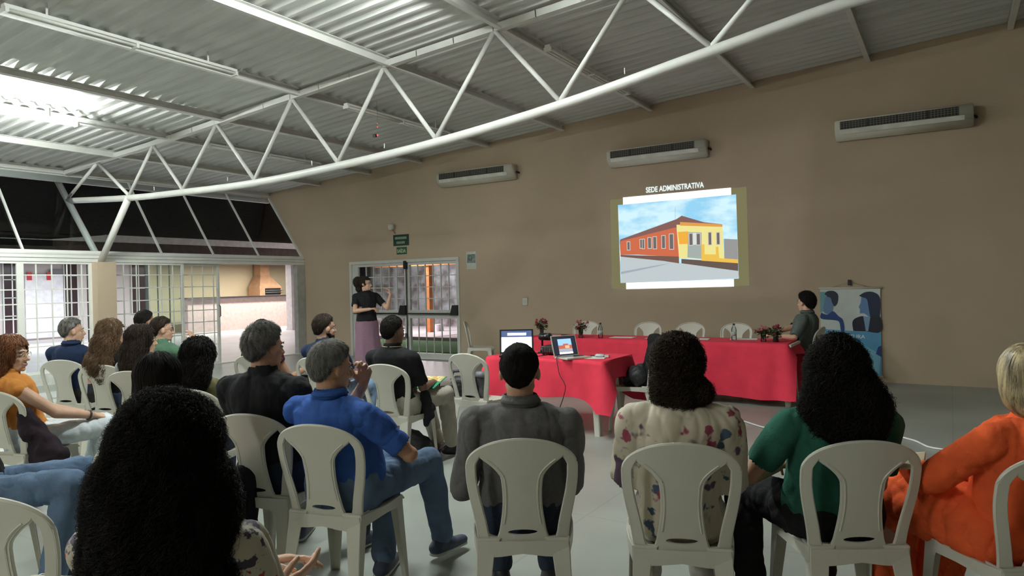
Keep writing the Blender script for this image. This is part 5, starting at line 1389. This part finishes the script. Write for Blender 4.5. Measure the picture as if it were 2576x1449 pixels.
# ================================================================== THINGS PEOPLE LEFT AROUND
def blobthing(name, label, cat, loc, rz, parts, m, vox=.008, amp=.008, seed=1., smooth=2):
    t = thing(name, label, cat, loc, rz); B = Blob()
    for q in parts:
        if q[0] == 'e': B.ell(q[1], q[2])
        else: B.cap(q[1], q[2], q[3], q[4], flat=q[5] if len(q) > 5 else 1., up=(0, 1, 0))
    B.build('shell', m, t, vox, smooth, amp, 12., (1, 1, 1), seed, None, .001, 50.); return t
M_BAG = mat('black_nylon', (.012, .013, .016), .5, .3, 30., .4, 120.)
x, y = from_back(-3.79, 5.06, 20)
t = blobthing('camera_bag', 'black camera bag on the seat of the empty chair', 'bag', (x-.05, y+.02, .425), math.radians(20), [('c', (-.06, 0, .09), (.08, 0, .09), .085, .085, .95), ('c', (-.06, 0, .15), (.08, 0, .15), .06, .06, 1.1)], M_BAG)
bm = NB(); tube(bm, [(-.12, 0, .17), (-.10, .0, .25), (.04, .0, .26), (.12, 0, .17)], .014, 8); obj('strap', bm, M_BAG, t, True)
t = blobthing('lens_pouch', 'grey black cylindrical lens pouch beside the camera bag', 'bag', (x+.10, y+.10, .43), .5, [('c', (0, 0, .05), (0, 0, .19), .05, .055)], mat('grey_nylon', (.06, .06, .075), .5, .3, 30.))
bm = NB(); lathe(bm, [(.0, .245), (.05, .240), (.058, .21), (.058, .19)], (0, 0, 0), 18); obj('lid', bm, mat('grey_lid', (.16, .16, .19), .5), t, True)
x, y = -2.76, 6.68
t = blobthing('backpack', 'black backpack with a small yellow mark on the chair by the laptop table', 'bag', (x+.05, y, .43), math.radians(100), [('c', (-.08, -.02, .11), (.08, -.02, .11), .11, .11, .9), ('e', (0, .04, .10), (.13, .10, .10)), ('e', (0, .1, .06), (.12, .07, .06))], M_BAG, amp=.012)
bm = NB(); box(bm, -.02, .02, .135, .142, .12, .19, Matrix.Rotation(.3, 4, 'Y')); obj('yellow_mark', bm, mat('yellow_patch', (.75, .42, .03), .5), t)
t = blobthing('black_jacket', 'black jacket draped against the backrest of the chair by the laptop table', 'jacket', (x, y, .43), math.radians(100), [('c', (0, -.17, .05), (0, -.235, .50), .05, .035, 2.2), ('c', (-.10, -.16, .05), (-.09, -.21, .40), .045, .04), ('c', (.10, -.16, .05), (.09, -.21, .38), .045, .04)], BLACK_C, amp=.012, seed=3.)
x, y = from_back(-5.19, 2.06, 18)
t = blobthing('dark_jacket', 'dark jacket hanging over the side of the auburn haired woman\'s chair', 'jacket', (x+.12, y-.12, .36), math.radians(10), [('c', (.02, -.02, .28), (.10, .04, .06), .05, .10, .9), ('c', (.05, .0, .12), (.10, .02, -.08), .10, .12, .6), ('c', (0, -.06, .36), (.02, -.04, .22), .045, .06)], CL('plum', (.02, .012, .018)), amp=.014, seed=6.)
x, y, h_ = SEAT['chain']
t = blobthing('floor_bag', 'dark bag on the floor under the third row chair', 'bag', (x+.02, y+.08, .0), math.radians(20), [('c', (-.07, 0, .12), (.09, 0, .12), .12, .12, .9), ('e', (0, 0, .22), (.12, .07, .07))], M_BAG, amp=.010, seed=9.)
t = blobthing('hanging_jacket', 'black jacket end hanging from the lap of the man in black with beige trousers', 'jacket', (x+.22, y+.05, .43), math.radians(20), [('c', (0, 0, .16), (.02, .0, .0), .05, .06, .6), ('c', (.02, .03, .05), (.01, -.02, -.06), .06, .035, .6)], BLACK_C, amp=.016, seed=12.)
# booklet on beige lap
hx, hy = x-math.sin(math.radians(20))*.30+.10, y+math.cos(math.radians(20))*.30
Mx = Matrix.Translation((hx+.06, hy+.02, .655)) @ Matrix.Rotation(math.radians(15), 4, 'Z') @ Matrix.Rotation(math.radians(12), 4, 'X')
t = thing('booklet', 'green and white booklet on the lap of the man in beige trousers', 'booklet'); t.matrix_world = Mx
bm = NB(); box(bm, -.11, .11, -.15, .15, 0, .005); obj('cover', bm, mat('booklet_green', (.03, .28, .16), .5), t)
bm = NB(); box(bm, -.10, .10, .02, .145, .005, .0065); obj('picture', bm, patterned('booklet_print', (.75, .72, .55), [(.7, .2, .05), (.5, .4, .1)], 40., .5), t)
# folded papers held by the woman in orange
x, y, h_ = SEAT['orange']; a = math.radians(h_+18)
Mx = Matrix.Translation((x-math.sin(a)*.33-.13*math.cos(a), y+math.cos(a)*.33-.13*math.sin(a), .70)) @ Matrix.Rotation(a+.7, 4, 'Z') @ Matrix.Rotation(-.25, 4, 'X')
t = thing('folded_paper', 'folded cream papers in the hands of the woman in orange', 'paper'); t.matrix_world = Mx
bm = NB()
A = [bm.verts.new(p_) for p_ in ((-.12, -.06, 0), (.10, -.08, .01), (.12, .06, .0), (-.10, .07, .02))]; Bq = [bm.verts.new(p_) for p_ in ((-.11, -.06, .012), (.10, -.08, .022), (.11, .05, .03), (-.09, .06, .05))]
bm.faces.new(A); bm.faces.new(Bq[::-1])
for k in range(4): bm.faces.new((A[k], A[(k+1) % 4], Bq[(k+1) % 4], Bq[k]))
obj('sheets', bm, mat('cream_paper', (.55, .50, .35), .6), t)
